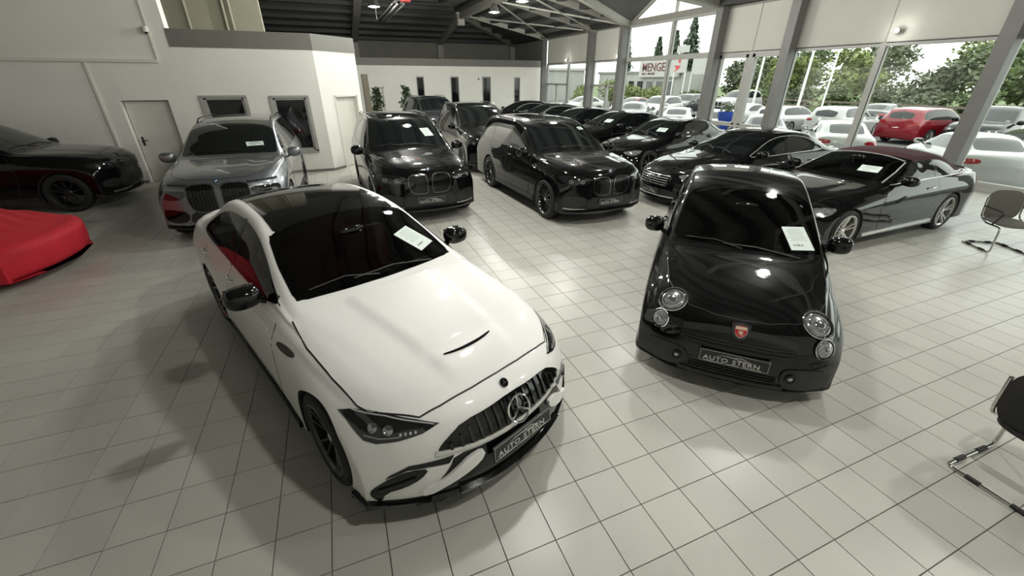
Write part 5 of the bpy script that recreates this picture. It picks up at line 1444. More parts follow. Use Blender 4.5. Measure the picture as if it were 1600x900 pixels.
    if sheet:
        Ms = car.place((sheet[0] * sx, sheet[1], sheet[2] * sz), WSD, .012)
        price_sheet('price_sheet', sheet[3], root.matrix_basis @ Ms @ Matrix.Rotation(RAD(sheet[4]), 4, 'Z'), sheet[5] if len(sheet) > 5 else .21, sheet[6] if len(sheet) > 6 else .297, price=sheet[7] if len(sheet) > 7 else '64.900 €')
    return car
# ------------------------------------------------------------------ low sports car under a red cloth cover
M_COVER = mat('red_cover', (0.46, 0.006, 0.020), 0.75, var=0.08, scale=5, bump=0.25)
COVER = [
    (2.10, .30, .14, .40, .14, .64, .14, .80, .135, .82, .13),
    (2.20, .33, .16, .44, .16, .72, .16, .86, .155, .88, .13),
    (2.25, .35, .34, .46, .335, .76, .33, .90, .30, .91, .13),
    (2.26, .37, .50, .50, .495, .78, .485, .91, .40, .92, .13),
    (2.21, .38, .56, .52, .555, .80, .545, .915, .44, .925, .13),
    (2.02, .36, .60, .54, .597, .82, .585, .92, .46, .93, .13),
    (1.60, .22, .68, .58, .675, .82, .665, .93, .44, .94, .13),
    (1.10, .14, .80, .60, .79, .84, .74, .94, .46, .945, .13),
    (.60, .10, .96, .60, .94, .84, .80, .945, .46, .945, .13),
    (.10, .08, 1.16, .58, 1.12, .82, .84, .945, .46, .945, .13),
    (-.35, .03, 1.24, .54, 1.19, .80, .86, .945, .46, .945, .13),
    (-.90, 0.0, 1.19, .54, 1.14, .82, .88, .95, .46, .95, .13),
    (-1.50, -.08, 1.03, .60, 1.0, .84, .88, .95, .46, .95, .13),
    (-1.95, -.14, .92, .60, .90, .82, .84, .93, .46, .93, .13),
    (-2.15, -.18, .70, .58, .69, .80, .64, .90, .42, .90, .13),
    (-2.18, -.18, .36, .56, .36, .78, .35, .88, .30, .88, .13)]
def covered_car():
    root = empty('covered_car', (-6.16, 7.95, 0), RAD(-4))
    tag(root, 'low sports car hidden under a wrinkled red cloth cover beside the left wall', 'covered car')
    car = Car(root, COVER, 2.5, .95, 0, q=1.4, step=.04, re=.06, rb=.05, body_mat=M_COVER, name='cover', cut_arch=False)
    me = car.body.data
    n = Vector
    rng = random.Random(3)
    folds = [(rng.uniform(-.9, 1.6), rng.uniform(.3, .8), rng.uniform(.05, .12)) for _ in range(16)]
    for v in me.vertices:
        x, y, z = v.co; d = 0.0
        if z > .5:
            # taut creases fanning across the bonnet and gathered near the windscreen
            d += .016 * math.sin(26 * (x * .55 + y * .9)) * max(0, min(1, (z - .5) * 6)) * max(0, 1 - abs(x - .9) / 1.1)
            d += .009 * math.sin(41 * (y - x * .25)) * max(0, 1 - abs(x - .4) / 1.0)
        elif z < .40:
            d += .008 * math.sin(9 * x) * (1 if abs(y) > .8 else 0)
        v.co.z += d
    me.update()
    for x in (1.35, -1.25):
        for s in (1, -1):
            tm = wheel_meshes(.33, .25, 'plain')[0]
            o = link('wheel', tm, None, root); o.location = (x, .66 * s, .30); o.scale = (.9, 1, .909)
    return car
# ================================================================== CARS IN THE HALL
white_sedan()
black_hatch()
big_sedan('cabriolet', 'black cabriolet with burgundy cloth roof and silver five-spoke wheels beside the glass wall', (8.80, 4.79), 181.0, P_BLACK, CABRIO, sx=1.015, sy=1.0, sz=1.0,
          dlo=CAB_DLO, ws=CAB_WS, rw=CAB_RW, R=.345, rims='silver', cab=True, front='plain', hero=True,
          sheet=(.28, .36, 1.10, 'white price sheet in the windscreen of the cabriolet', 0, .297, .21, '58.900 €'))
big_sedan('limousine', 'long black limousine with chrome slatted grille, parked just behind the cabriolet', (8.83, 7.40), 180.0, P_BLACK, sx=1.06, sy=1.01, sz=1.035, R=.365)
big_sedan('sedan_car', 'black sedan with a price sheet, third in the row along the glass', (9.53, 10.94), 189.0, P_BLACK, sx=1.02, sy=1.0, sz=1.0, rims='black', trim=M_GLOSSK, lod=1, front='plain',
          sheet=(.45, .38, 1.12, 'white price sheet in the windscreen of the third car along the glass', 0, .297, .21, '71.500 €'))
big_sedan('sedan_car', 'black sedan parked fourth from the front in the row along the glass', (9.59, 13.75), 183.0, P_BLACK, sx=1.03, sz=1.02, rims='black', trim=M_GLOSSK, lod=1, front='plain',
          sheet=(.45, .38, 1.13, 'white price sheet in the windscreen of the fourth car along the glass', 0, .297, .21, '49.750 €'))
big_sedan('sedan_car', 'dark sedan roof showing fifth in the row along the glass', (9.5, 16.5), 180.0, P_BLACK, sx=1.0, sz=1.0, rims='black', trim=M_GLOSSK, lod=2, front='plain')
big_sedan('sedan_car', 'dark sedan with chrome window line, sixth in the row along the glass', (9.4, 19.2), 180.0, P_DARKGREY, sx=1.02, sz=1.03, rims='black', trim=M_TRIM, lod=1, front='plain')
big_sedan('sedan_car', 'dark sedan farthest back in the row along the glass', (9.2, 22.0), 180.0, P_BLACK, sx=1.02, sz=1.03, rims='black', trim=M_TRIM, lod=1, front='plain')
suv('suv_car', 'black SUV with twin slatted grille and black wheels in the hall centre', (4.55, 8.81), 272.2, P_BLACK, sx=.958, sz=.98, R=.385, kidney=(.60, .93), rails=None,
    sheet=(.30, .52, 1.56, 'small white sheet high in the windscreen of the middle black SUV', 0, .14, .10, '68.400 €'))
suv('suv_car', 'large black SUV with roof rails and windscreen sheet, right of the office', (1.39, 10.2), 272.0, P_BLACK, kidney=(.60, .95),
    sheet=(.52, .45, 1.46, 'white price sheet in the windscreen of the large black SUV', 0))
suv('suv_car', 'matt grey large SUV standing in front of the office windows', (-1.93, 10.47), 269.1, P_GREY, kidney=(.55, .985), kw=1.15, lights='split', plate_on=False, roofglass=False,
    sheet=(.70, .42, 1.36, 'white price sheet lying in the windscreen of the grey SUV', 0, .297, .13, '97.900 €'))
suv('suv_car', 'dark SUV with roof rails in the second row behind the middle black SUV', (4.49, 14.16), 268.0, P_BLACK, lod=1, plate_on=False, rails=M_STEEL)
suv('suv_car', 'dark grey SUV with roof rails farthest back beside the potted plant', (4.48, 21.0), 275.0, P_DARKGREY, lod=1, plate_on=False, rails=M_STEEL)
suv('off_road_car', 'big black off-road car cut off by the left edge, behind the red cover', (-6.85, 12.25), 359.0, P_BLACK, sx=.965, sz=1.0, R=.39, rims='plain', plate_on=False, rails=None, front='bars')
covered_car()
# ================================================================== CHAIRS
M_TUBE = mat('chrome_tube', (0.62, 0.61, 0.58), 0.12, metal=1.0, var=0.06, scale=20)
M_MESHF = mat('grey_mesh_fabric', (0.105, 0.10, 0.085), 0.8, var=0.12, scale=120, bump=0.15)
M_FABK = mat('black_fabric', (0.012, 0.011, 0.010), 0.85, var=0.15, scale=120, bump=0.15)
def arc_pts(pts, r=.06, n=5):
    out = [Vector(pts[0])]
    for a, b, c in zip(pts[:-2], pts[1:-1], pts[2:]):
        a, b, c = Vector(a), Vector(b), Vector(c)
        p, q = b + (a - b).normalized() * min(r, (a - b).length * .45), b + (c - b).normalized() * min(r, (c - b).length * .45)
        for k in range(n + 1):
            s = k / n; out.append(p * (1 - s) ** 2 + b * 2 * s * (1 - s) + q * s * s)
    out.append(Vector(pts[-1]))
    return out
def panel(name, w, h, t, curve, m, root, nx=10, nz=10, rnd=.06, p=3.2):
    """rounded shell: superellipse outline in (y, z), bowed along x"""
    mb = MB(); N = 40; rings = [1.0, .8, .55, .25]
    vs = []; 
    for side in (1, -1):
        for r_ in rings:
            for k in range(N):
                a = 2 * math.pi * k / N; ca, sa = math.cos(a), math.sin(a)
                y = math.copysign(abs(ca) ** (2 / p), ca) * w / 2 * r_; z = math.copysign(abs(sa) ** (2 / p), sa) * h / 2 * r_
                tt = t / 2 if r_ < 1 else t / 5
                vs.append((curve(y, z) + side * tt, y, z))
        vs.append((curve(0, 0) + side * t / 2, 0, 0))
    M_ = len(rings) * N + 1; fs = []
    for s_ in (0, 1):
        o = s_ * M_
        for i in range(len(rings) - 1):
            for k in range(N):
                l = (k + 1) % N; f = (o + i * N + k, o + i * N + l, o + (i + 1) * N + l, o + (i + 1) * N + k); fs.append(f if s_ == 0 else f[::-1])
        for k in range(N):
            f = (o + (len(rings) - 1) * N + k, o + (len(rings) - 1) * N + (k + 1) % N, o + M_ - 1); fs.append(f if s_ == 0 else f[::-1])
    for k in range(N): fs.append((k, M_ + k, M_ + (k + 1) % N, (k + 1) % N))
    return mb.add(vs, fs).build(name, m, root, 45)
def cantilever_chair(label, loc, head, fabric):
    root = empty('cantilever_chair', (loc[0], loc[1], 0), RAD(head)); tag(root, label, 'chair', 'cantilever visitor chairs')
    y = .27
    fr = [(-.20, y, .80), (-.16, y, .50), (-.02, y, .42), (.22, y, .42), (.27, y, .40), (.30, y, .013), (-.27, y, .013), (-.27, -y, .013), (.30, -y, .013), (.27, -y, .40), (.22, -y, .42), (-.02, -y, .42), (-.16, -y, .50), (-.20, -y, .80)]
    MB().tube(arc_pts(fr, .05), .013, 10).build('frame', M_TUBE, root, 60)
    st = panel('seat', .50, .50, .05, lambda a, b: .02 * (a * a * 8) - .01, fabric, root)
    st.matrix_local = Matrix.Translation((.02, 0, .455)) @ Matrix.Rotation(RAD(-87), 4, 'Y') @ Matrix.Scale(1, 4)
    bk = panel('backrest', .52, .48, .04, lambda a, b: .35 * a * a, fabric, root)
    bk.matrix_local = Matrix.Translation((-.225, 0, .68)) @ Matrix.Rotation(RAD(-8), 4, 'Y')
    for s in (1, -1):
        MB().tube(arc_pts([(-.18, y * s, .66), (-.05, y * s * 1.08, .665), (.20, y * s * 1.08, .655), (.22, y * s * 1.06, .62), (.10, y * s, .43)], .04), .013, 8).build('armrest', M_MATTK, root, 60)
    for x in (-.12, .14):
        for s in (1, -1):
            MB().lathe([(.0165, -.05), (.0165, .05)], 'X', 12, (x, y * s, .0165)).build('glide', M_GASKET, root, 50)
    for s in (1, -1):
        MB().lathe([(.0165, -.04), (.0165, .04)], 'Y', 12, (-.27, .12 * s, .0165)).build('glide', M_GASKET, root, 50)
    return root
cantilever_chair('grey mesh cantilever chair on the tiles beyond the small hatchback, by the right edge', (9.98, 2.97), -122, M_MESHF)
cantilever_chair('black cantilever chair on a chrome sled base, cut off at the lower right', (4.02, .46), -3, M_FABK)

# ================================================================== POTTED PLANTS
M_LEAFD = mat('ficus_leaf', (0.025, 0.05, 0.018), 0.45, var=0.5, scale=9)
M_BARK = mat('bark', (0.09, 0.065, 0.04), 0.9, var=0.3, scale=14, bump=0.3)
M_POT = mat('planter', (0.22, 0.21, 0.19), 0.5, var=0.08)
M_SOIL = mat('soil', (0.03, 0.022, 0.015), 0.95, var=0.3, scale=40, bump=0.4)
def leaves(mb, c, rx, ry, rz, n, size, rng, shell=.55, droop=0.0):
    for _ in range(n):
        d = Vector((rng.gauss(0, 1), rng.gauss(0, 1), rng.gauss(0, 1))).normalized()
        r = (shell + (1 - shell) * rng.random())
        p_ = Vector((c[0] + d.x * rx * r, c[1] + d.y * ry * r, c[2] + d.z * rz * r))
        u = Vector((rng.gauss(0, 1), rng.gauss(0, 1), rng.gauss(0, .6) - droop)).normalized(); w = u.cross(Vector((rng.gauss(0, 1), rng.gauss(0, 1), rng.gauss(0, 1)))).normalized()
        s = size * (.6 + .8 * rng.random())
        mb.add([p_, p_ + u * s * .5 + w * s * .28, p_ + u * s, p_ + u * s * .5 - w * s * .28], [(0, 1, 2, 3)])
def potted(label, loc, h, seed):
    rng = random.Random(seed); root = empty('potted_plant', loc); tag(root, label, 'plant', 'potted plants by the corridor')
    MB().lathe([(.0, .0), (.17, .0), (.22, .42), (.235, .44), (.215, .44), (.20, .40), (0, .40)], 'Z', 24).build('pot', M_POT, root, 40)
    MB().lathe([(0, .405), (.20, .405)], 'Z', 18).build('soil', M_SOIL, root)
    st = MB()
    for k in range(4):
        a = rng.random() * 6.28; st.tube([(.03 * math.cos(a), .03 * math.sin(a), .38), (.08 * math.cos(a), .08 * math.sin(a), h * .5), (.16 * math.cos(a), .16 * math.sin(a), h * .92)], [.016, .012, .005], 6)
    st.build('stem', M_BARK, root, 60)
    lf = MB()
    for k in range(16):
        z = h * (.42 + .58 * k / 15); r = .34 * (1 - abs(k / 15 - .35) * .9)
        a = rng.random() * 6.28
        leaves(lf, (r * .5 * math.cos(a), r * .5 * math.sin(a), z), r, r, .16, 34, .15, rng, .3, .3)
    o = lf.build('foliage', M_LEAFD, root); o['kind'] = 'stuff'
potted('leafy potted plant beside the brown post at the corridor mouth', (2.45, 26.6, 0), 2.0, 1)
potted('slim potted plant against the white wall behind the far grey SUV', (4.12, 26.6, 0), 2.05, 5)

# ================================================================== CEILING HEATER
ht_ = empty('radiant_heater', (2.9, 21.2, 4.95)); tag(ht_, 'long dark radiant heater with a red burner box hanging under the roof', 'heater')
MB().add([(-.22, -3.0, 0), (-.10, -3.0, .14), (.10, -3.0, .14), (.22, -3.0, 0), (-.22, 2.9, 0), (-.10, 2.9, .14), (.10, 2.9, .14), (.22, 2.9, 0)], [(0, 1, 5, 4), (1, 2, 6, 5), (2, 3, 7, 6), (0, 3, 2, 1), (4, 5, 6, 7)]).build('reflector', M_PURLIN, ht_)
MB().tube([(-.22, -3.0, 0), (-.22, 2.9, 0)], .03, 8).build('edge', M_CHROME, ht_, 60)
MB().tube([(0, -3.0, .03), (0, 2.9, .03)], .05, 10).build('burner_tube', M_GASKET, ht_, 60)
bx_ = MB().box(.04, .40, -3.25, -2.9, .05, .42).build('burner_box', M_RED, ht_); bevel(bx_, .03)
MB().tube([(-.5, -3.3, .9), (-.5, -3.3, .25), (.5, -3.3, .22), (.6, -3.3, .9)], .022, 8).tube([(0, -3.1, .1), (0, -3.1, 1.2)], .04, 8).build('hanger', M_BEAML, ht_, 60)
MB().tube([(-.2, 2.7, .05), (-.2, 2.7, 1.0)], .012, 6).tube([(.2, -1, .05), (.2, -1, 1.6)], .012, 6).build('hanger', M_BEAML, ht_, 60)

# lamp reflections in the glass wall, added as small glowing fittings
for k, (y, lab) in enumerate(((8.35, 'small round spotlight on the blind above the cabriolet'), (27.25, 'small round spotlight at the head of the far glass doors'), (21.5, 'small round spotlight beside the entrance column'))):
    s_ = empty('glint', (14.93, y, 3.62 + (.12 if k == 0 else 0))); tag(s_, lab, 'glint')
    MB().lathe([(0, .0), (.05, .0), (.07, -.10), (.06, -.12), (0, -.12)], 'X', 16).build('housing', M_FRAME, s_, 40)
    MB().ell((-.125, 0, 0), .012, .055, .055, 14, 8).build('lens', M_BULB, s_, 60)
    pl = bpy.data.lights.new('glow', 'POINT'); pl.energy = 4; pl.shadow_soft_size = .05; pl.color = LAMP_COLOR
    po = bpy.data.objects.new('glow', pl); COL.objects.link(po); po.parent = s_; po.location = (-.22, 0, 0)
# ================================================================== OUTDOORS
GZ = -0.32
M_ASPH = mat('asphalt', (0.13, 0.13, 0.125), 0.9, var=0.15, scale=3, bump=0.1)
M_GRASS = mat('verge', (0.12, 0.16, 0.06), 0.95, var=0.4, scale=2)
M_LEAF1 = mat('leaf_green', (0.075, 0.105, 0.035), 0.6, var=0.6, scale=1.2)
M_LEAF2 = mat('leaf_yellowgreen', (0.15, 0.185, 0.05), 0.6, var=0.5, scale=1.2)
M_LEAF3 = mat('leaf_grey_green', (0.105, 0.125, 0.07), 0.6, var=0.5, scale=1.2)
M_CONI = mat('conifer_needle', (0.035, 0.055, 0.03), 0.7, var=0.5, scale=1.5)
M_WALLO = mat('outdoor_render', (0.34, 0.34, 0.32), 0.8, var=0.05)
M_SIGNW = mat('sign_white', (0.42, 0.41, 0.39), 0.5, var=0.03)
M_SIGNR = mat('sign_red', (0.50, 0.03, 0.04), 0.5, var=0.05)
M_SIGNT = mat('sign_text', (0.11, 0.02, 0.018), 0.5, var=0.05)
M_POLE = mat('flagpole_white', (0.75, 0.75, 0.72), 0.4, var=0.03)
M_WOOD = mat('fence_wood', (0.16, 0.13, 0.10), 0.8, var=0.2)
M_BLUEP = mat('blue_tub', (0.03, 0.08, 0.45), 0.4, var=0.06)
g = struct(MB().box(15.2, 38.5, -40, 110, GZ - .2, GZ).build('ground_yard', M_ASPH))
struct(MB().box(38.5, 160, -60, 160, GZ - .2, GZ + .05).build('ground_verge', M_GRASS))

SED = dict(rims='plainsilver', lod=2, front='plain')
def out_sedan(label, x, y, head, pm, **k): return big_sedan('parked_car', label, (x, y, GZ), head, pm, group='cars parked outside', **{**SED, **k})
def out_suv(label, x, y, head, pm, **k): return suv('parked_car', label, (x, y, GZ), head, pm, lod=2, plate_on=False, rims='plainsilver', rails=None, step=.08, q=.8, group='cars parked outside', **k)
P_LIGHT = paint('paint_pale', (0.42, 0.42, 0.41), 0.1, 0.3, 0.01)
out_sedan('pale sedan outside seen from behind, beyond the nearest glass pillar', 18.0, 7.1, 43, P_LIGHT, sx=1.0)
out_sedan('white sedan outside right behind the cabriolet roof', 18.3, 11.2, 42, P_LIGHT, sx=1.0)
out_sedan('dark sedan outside behind the limousine roof', 18.2, 14.4, 42, P_DARKGREY, sx=.98)
out_sedan('white car outside behind the window mullions of the narrow bay', 18.6, 17.7, 42, P_LIGHT, sx=1.0)
out_sedan('white coupe outside behind the right half of the entrance glazing', 19.3, 21.0, 43, P_LIGHT, sx=1.0, sz=.97)
out_sedan('dark blue estate outside behind the left half of the entrance glazing', 18.7, 24.3, 43, P_DARKGREY, sx=1.0, sz=1.08)
out_suv('red SUV outside seen from behind with its tailgate towards the hall', 28.0, 12.75, -4, P_CARRED, sx=.91, sz=.93, R=.36)
out_suv('black off-road car outside facing the hall beside the red SUV', 27.6, 10.35, 184, P_BLACK, sx=.85, sz=1.02, front='bars')
out_suv('white SUV outside to the left of the red SUV', 26.2, 15.7, 8, P_LIGHT, sx=.90, sz=.9, R=.35)
out_suv('silver estate car outside at the foot of the flagpoles', 25.8, 18.6, 5, P_SILVER, sx=.92, sz=.83, R=.33)
out_sedan('white hatchback outside in front of the second flagpole', 25.6, 21.2, 5, P_LIGHT, sx=.96)
out_sedan('dark sedan outside far behind the red SUV', 34.4, 18.3, 10, P_DARKGREY)
out_suv('grey SUV outside in the left part of the entrance view', 23.6, 28.1, 200, P_SILVER, sx=.9, sz=.95, R=.36)
out_suv('dark SUV outside in the right part of the entrance view', 29.6, 31.7, 200, P_DARKGREY, sx=.9, sz=.95, R=.36)
out_sedan('red car outside farthest left in the entrance view', 23.4, 31.2, 195, P_CARRED, sx=.95)
out_suv('white van outside behind the narrow window bay', 34.4, 30.5, 185, P_LIGHT, sx=.95, sz=1.12)
out_sedan('pale car outside beyond the far glass doors', 20.5, 34.6, 190, P_LIGHT, sx=.96)

# ------------------------------------------------------------------ trees and shrubs
def tree(name, label, x, y, h, r, m, seed, trunk=True, n=1700, leaf=.42, group='trees beyond the car park', squash=.75):
    rng = random.Random(seed); root = empty(name, (x, y, GZ)); tag(root, label, 'tree' if trunk else 'shrub', group)
    if trunk:
        t = MB(); t.tube([(0, 0, 0), (.1, 0, h * .35), (0, .1, h * .75)], [.22, .16, .05], 8)
        for k in range(5):
            a = rng.random() * 6.28; t.tube([(0, 0, h * (.3 + .07 * k)), (math.cos(a) * r * .6, math.sin(a) * r * .6, h * (.5 + .07 * k))], [.08, .02], 6)
        t.build('trunk', M_BARK, root, 60)
    else:
        t = MB()
        for k in range(4):
            a = rng.random() * 6.28; t.tube([(.05 * math.cos(a), .05 * math.sin(a), 0), (r * .4 * math.cos(a), r * .4 * math.sin(a), h * .6)], [.05, .02], 6)
        t.build('stem', M_BARK, root, 60)
    lf = MB(); cl = 11
    for k in range(cl):
        a = rng.random() * 6.28; rr = r * .62 * math.sqrt(rng.random()); zz = h * (.30 + .55 * rng.random()) if trunk else h * (.25 + .45 * rng.random())
        q = r * (.38 + .25 * rng.random())
        leaves(lf, (rr * math.cos(a), rr * math.sin(a), max(q * squash * .8, min(zz, h - q * squash))), q, q, q * squash, n // cl, leaf, rng, .6)
    o = lf.build('foliage', m, root); o['kind'] = 'stuff'
LAB = 'tree outside, '
for k, (x, y, h, r, m, lab) in enumerate([
    (43.6, 14.6, 5.7, 2.3, M_LEAF1, 'dark green tree outside at the far right edge of the glazing'),
    (50, 20.6, 6.2, 2.9, M_LEAF1, 'dark green tree outside above the black off-road car'),
    (43.8, 20.6, 4.3, 2.3, M_LEAF3, 'grey-green tree outside above the red SUV'),
    (50, 28.2, 6.3, 2.9, M_LEAF3, 'grey-green tree outside behind the middle mullion'),
    (43.8, 26.6, 5.5, 2.3, M_LEAF2, 'yellow-green tree outside right of the flagpoles'),
    (50, 35.2, 6.3, 2.9, M_LEAF1, 'taller dark tree outside behind the yellow-green ones'),
    (43.8, 32.4, 5.0, 2.2, M_LEAF2, 'yellow-green tree outside left of the tall flagpole'),
    (42.5, 37.3, 4.9, 2.2, M_LEAF3, 'grey-green tree outside above the white van'),
    (55, 43.5, 6.2, 2.9, M_LEAF1, 'dark green tree outside behind the column of the narrow bay'),
    (58, 24.0, 6.6, 3.0, M_LEAF2, 'pale tree outside farthest back behind the red SUV'),
    (57, 33.0, 7.0, 3.0, M_LEAF3, 'pale grey tree outside farthest back behind the flagpoles'),
    (64, 46.0, 7.4, 3.6, M_LEAF1, 'broad dark tree outside far behind the white board'),
    (66, 55.5, 7.6, 3.8, M_LEAF3, 'broad grey-green tree outside far behind the conifers'),
    (52, 40.0, 5.8, 2.4, M_LEAF2, 'pale green tree outside behind the right end of the sign building'),
    (63, 17.5, 6.6, 3.6, M_LEAF3, 'broad pale tree outside far behind the black off-road car')]):
    tree('leafy_tree', lab, x, y, h, r, m, 20 + k)
for k, (x, y, h, r, m, lab) in enumerate([
    (39.6, 15.8, 2.6, 1.4, M_LEAF1, 'low hedge shrub outside at the far right'), (39.9, 18.8, 2.7, 1.4, M_LEAF3, 'low hedge shrub outside behind the red SUV'),
    (39.6, 21.8, 2.8, 1.4, M_LEAF3, 'low hedge shrub outside behind the middle mullion'), (39.9, 24.8, 2.8, 1.4, M_LEAF1, 'low hedge shrub outside right of the thin flagpole'),
    (39.6, 27.8, 3.0, 1.4, M_LEAF3, 'low hedge shrub outside at the foot of the tall flagpole'), (39.9, 30.8, 3.0, 1.4, M_LEAF1, 'low hedge shrub outside left of the tall flagpole'),
    (39.6, 34.0, 3.0, 1.4, M_LEAF2, 'pale hedge shrub outside behind the white van'),
    (31.2, 38.0, 2.5, 1.4, M_LEAF2, 'bright green shrub outside below the right half of the lettered sign'), (31.0, 41.0, 3.0, 1.5, M_LEAF2, 'tall bright shrub outside below the left half of the lettered sign'),
    (30.2, 44.2, 3.2, 1.5, M_LEAF2, 'tall bright shrub outside at the left of the entrance view'),
    (34.0, 36.0, 1.9, 1.3, M_LEAF1, 'small dark shrub outside below the red and white board'), (27, 45.5, 2.4, 1.3, M_LEAF2, 'slim pale shrub outside the far glass doors')]):
    tree('hedge_shrub', lab, x, y, h, r, m, 60 + k, trunk=False, n=1300, leaf=.30, group='shrubs beyond the car park', squash=.9)
def conifer(label, x, y, h, r, seed):
    rng = random.Random(seed); root = empty('conifer_tree', (x, y, GZ)); tag(root, label, 'tree', 'conifers beyond the sign')
    MB().tube([(0, 0, 0), (0, 0, h)], [.25, .02], 8).build('trunk', M_BARK, root, 60)
    lf = MB(); n = int(h * 4.2)
    for i in range(n):
        z = h * (.12 + .88 * i / n); rr = r * (1 - i / n) ** .85 * (.75 + .5 * rng.random()) + .08
        for k in range(18):
            a = rng.random() * 6.28; c, s = math.cos(a), math.sin(a); L = rr * (.7 + .5 * rng.random())
            for j in range(3):
                f0, f1 = j / 3, (j + 1) / 3; w0 = .34 * (1 - f0) + .08; w1 = .34 * (1 - f1) + .04
                z0, z1 = z - .35 * L * f0 ** 1.5 + .08 * j, z - .35 * L * f1 ** 1.5
                lf.add([(c * L * f0 - s * w0, s * L * f0 + c * w0, z0), (c * L * f0 + s * w0, s * L * f0 - c * w0, z0), (c * L * f1 + s * w1, s * L * f1 - c * w1, z1 - .05), (c * L * f1 - s * w1, s * L * f1 + c * w1, z1 - .05)], [(0, 1, 2, 3)])
    o = lf.build('foliage', M_CONI, root); o['kind'] = 'stuff'
conifer('tall pointed conifer outside, highest in the entrance view', 50, 54.3, 10.9, 2.9, 1)
conifer('pointed conifer outside just left of the tallest one', 58, 66.8, 10.5, 2.8, 2)
conifer('slim conifer outside above the lettered sign', 50, 61.3, 8.9, 2.3, 3)
conifer('conifer outside at the left edge of the entrance view', 42.5, 59.4, 10.2, 1.8, 4)

# ------------------------------------------------------------------ flagpoles, fence, sign building
for k, (x, y, lab) in enumerate(((34, 24.2, 'tall white flagpole outside, middle of three'), (34, 22.35, 'thin white flagpole outside, rightmost of three'), (34, 28.3, 'white flagpole outside behind the narrow window bay'))):
    r = .10 if k != 1 else .06
    p = empty('flagpole', (x, y, GZ)); tag(p, lab, 'flagpole', 'flagpoles in the car park')
    MB().lathe([(0, 0), (r * 1.6, 0), (r * 1.6, .15), (r, .2), (r * .6, 8.5), (0, 8.55)], 'Z', 14).build('pole', M_POLE, p, 40)
    MB().lathe([(0, 8.5), (r, 8.55), (r, 8.65), (0, 8.75)], 'Z', 12).build('finial', M_POLE, p, 40)
fn = empty('rail_fence', (37.3, 0, GZ)); tag(fn, 'low dark rail fence along the far edge of the car park', 'fence')
for k in range(16): MB().box(-.06, .06, 8 + k * 2 - .06, 8 + k * 2 + .06, 0, 1.35).build('post', M_WOOD, fn)
for z in (.45, .85, 1.25):
    MB().box(-.10, -.06, 8, 38, z - .06, z + .06).build('rail', M_WOOD, fn)
bl = empty('sign_building', (36, 46, GZ)); tag(bl, 'low pale building outside carrying a white board lettered MENGE in dark red', 'building')
MB().box(.6, 6, -5.6, 11, 0, 3.55).build('wall', M_WALLO, bl)
for k in range(6):
    w_ = MB().box(.54, .62, -4.6 + k * 1.8, -3.3 + k * 1.8, 1.0, 2.7).build('window', M_FRAME, bl)
    MB().box(.52, .56, -4.5 + k * 1.8, -3.4 + k * 1.8, 1.1, 2.6).build('pane', M_BLACKGLASS, w_)
sg = MB().box(.20, .45, -5.4, 1.5, 3.05, 4.75).build('sign_board', M_SIGNW, bl)
MB().box(.46, .75, -6.2, 11.3, 3.45, 3.7).build('roof_edge', M_BAND, bl)
SM_ = Matrix.Translation((.18, .95, 4.05)) @ Matrix(((0, 0, -1, 0), (-1, 0, 0, 0), (0, 1, 0, 0), (0, 0, 0, 1)))
tm_ = text_mesh('MENGE', 1.25, .02, align='LEFT', bold=.012)
bm = bmesh.new(); bm.from_mesh(tm_); bmesh.ops.remove_doubles(bm, verts=bm.verts, dist=1e-5); left = set(bm.verts)
while left:                                      # every letter is its own part
    st = [left.pop()]; isl = set(st)
    while st:
        for e in st.pop().link_edges:
            for v in e.verts:
                if v in left: left.discard(v); isl.add(v); st.append(v)
    ids = {v: i for i, v in enumerate(isl)}
    lm = MB().add([v.co for v in ids], [tuple(ids[v] for v in f.verts) for f in bm.faces if f.verts[0] in ids]).build('letter', M_SIGNT, sg)
    lm.matrix_local = SM_
bm.free()
tm_ = text_mesh('MALE - MALEREI', .34, .01, align='LEFT', bold=.004); tm_.materials.append(M_SIGNT)
t_ = link('lettering', tm_, None, sg); t_['kind'] = 'stuff'; t_.matrix_local = Matrix.Translation((.18, .9, 3.40)) @ Matrix(((0, 0, -1, 0), (-1, 0, 0, 0), (0, 1, 0, 0), (0, 0, 0, 1)))
b2 = empty('advert_board', (35.6, 39.75, GZ)); tag(b2, 'white board with red chevrons on two posts outside the entrance', 'sign')
MB().box(0, .08, -.95, .95, 3.45, 4.95).build('board', M_SIGNW, b2)
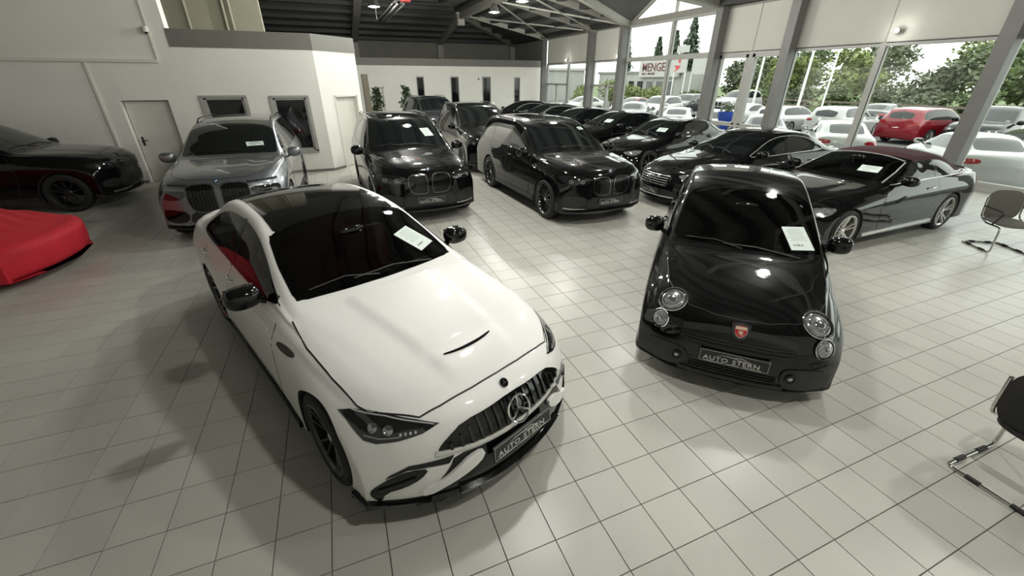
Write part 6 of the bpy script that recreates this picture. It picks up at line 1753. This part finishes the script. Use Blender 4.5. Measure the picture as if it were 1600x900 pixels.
MB().add([(-.01, .85, 4.9), (-.01, .1, 4.3), (-.01, -.05, 4.9), (-.01, .45, 4.6)], [(0, 1, 3), (1, 2, 3)]).add([(-.01, .9, 4.15), (-.01, -.1, 4.15), (-.01, .2, 3.8), (-.01, .9, 3.5), (-.01, .55, 3.85)], [(0, 1, 2, 4), (2, 3, 4)]).build('red_mark', M_SIGNR, b2)
for y in (-.85, .85): MB().tube([(.04, y, 0), (.04, y, 3.5)], .06, 8).build('post', M_POLE, b2, 60)
MB().box(0, .08, -.9, .9, 5.35, 6.0).tube([(.04, 0, 4.9), (.04, 0, 5.4)], .04, 8).build('upper_board', M_SIGNW, b2)
b3 = empty('advert_board', (35.6, 37.0, GZ)); tag(b3, 'plain white board on a thin post outside at the right of the entrance view', 'sign')
MB().box(0, .08, -1.0, 1.0, 3.3, 4.85).build('board', M_SIGNW, b3)
for y in (.95,): MB().tube([(.04, y, 0), (.04, y, 3.4)], .05, 8).build('post', M_POLE, b3, 60)
wb2 = empty('white_building', (27, 66.5, GZ)); tag(wb2, 'long pale building outside beyond the far glass doors', 'building')
MB().box(0, 8, -8, 20, 0, 3.9).build('wall', M_WALLO, wb2); MB().box(-.3, 8.3, -8.3, 20.3, 3.9, 4.2).build('roof_edge', M_SIGNW, wb2)
for k in range(5):
    w_ = MB().box(-.05, .02, -6.5 + k * 3, -4.8 + k * 3, 1.2, 2.8).build('window', M_FRAME, wb2); MB().box(-.07, -.04, -6.35 + k * 3, -4.95 + k * 3, 1.3, 2.7).build('pane', M_BLACKGLASS, w_)
# blue tub with white flowers outside the narrow window bay
tb = empty('blue_planter', (17.0, 15.45, GZ)); tag(tb, 'blue planter tub with white flowers outside the narrow window bay', 'planter')
MB().lathe([(0, 0), (.18, 0), (.18, .9), (.34, 1.25), (.36, 1.5), (.33, 1.5), (.30, 1.4), (0, 1.4)], 'Z', 24).build('tub', M_BLUEP, tb, 40)
lf = MB(); leaves(lf, (0, 0, 1.68), .34, .34, .22, 160, .13, random.Random(4), .3); o = lf.build('foliage', M_LEAF1, tb); o['kind'] = 'stuff'
lf = MB(); leaves(lf, (0, 0, 1.78), .30, .30, .18, 60, .09, random.Random(6), .7); o = lf.build('flowers', M_SIGNW, tb); o['kind'] = 'stuff'
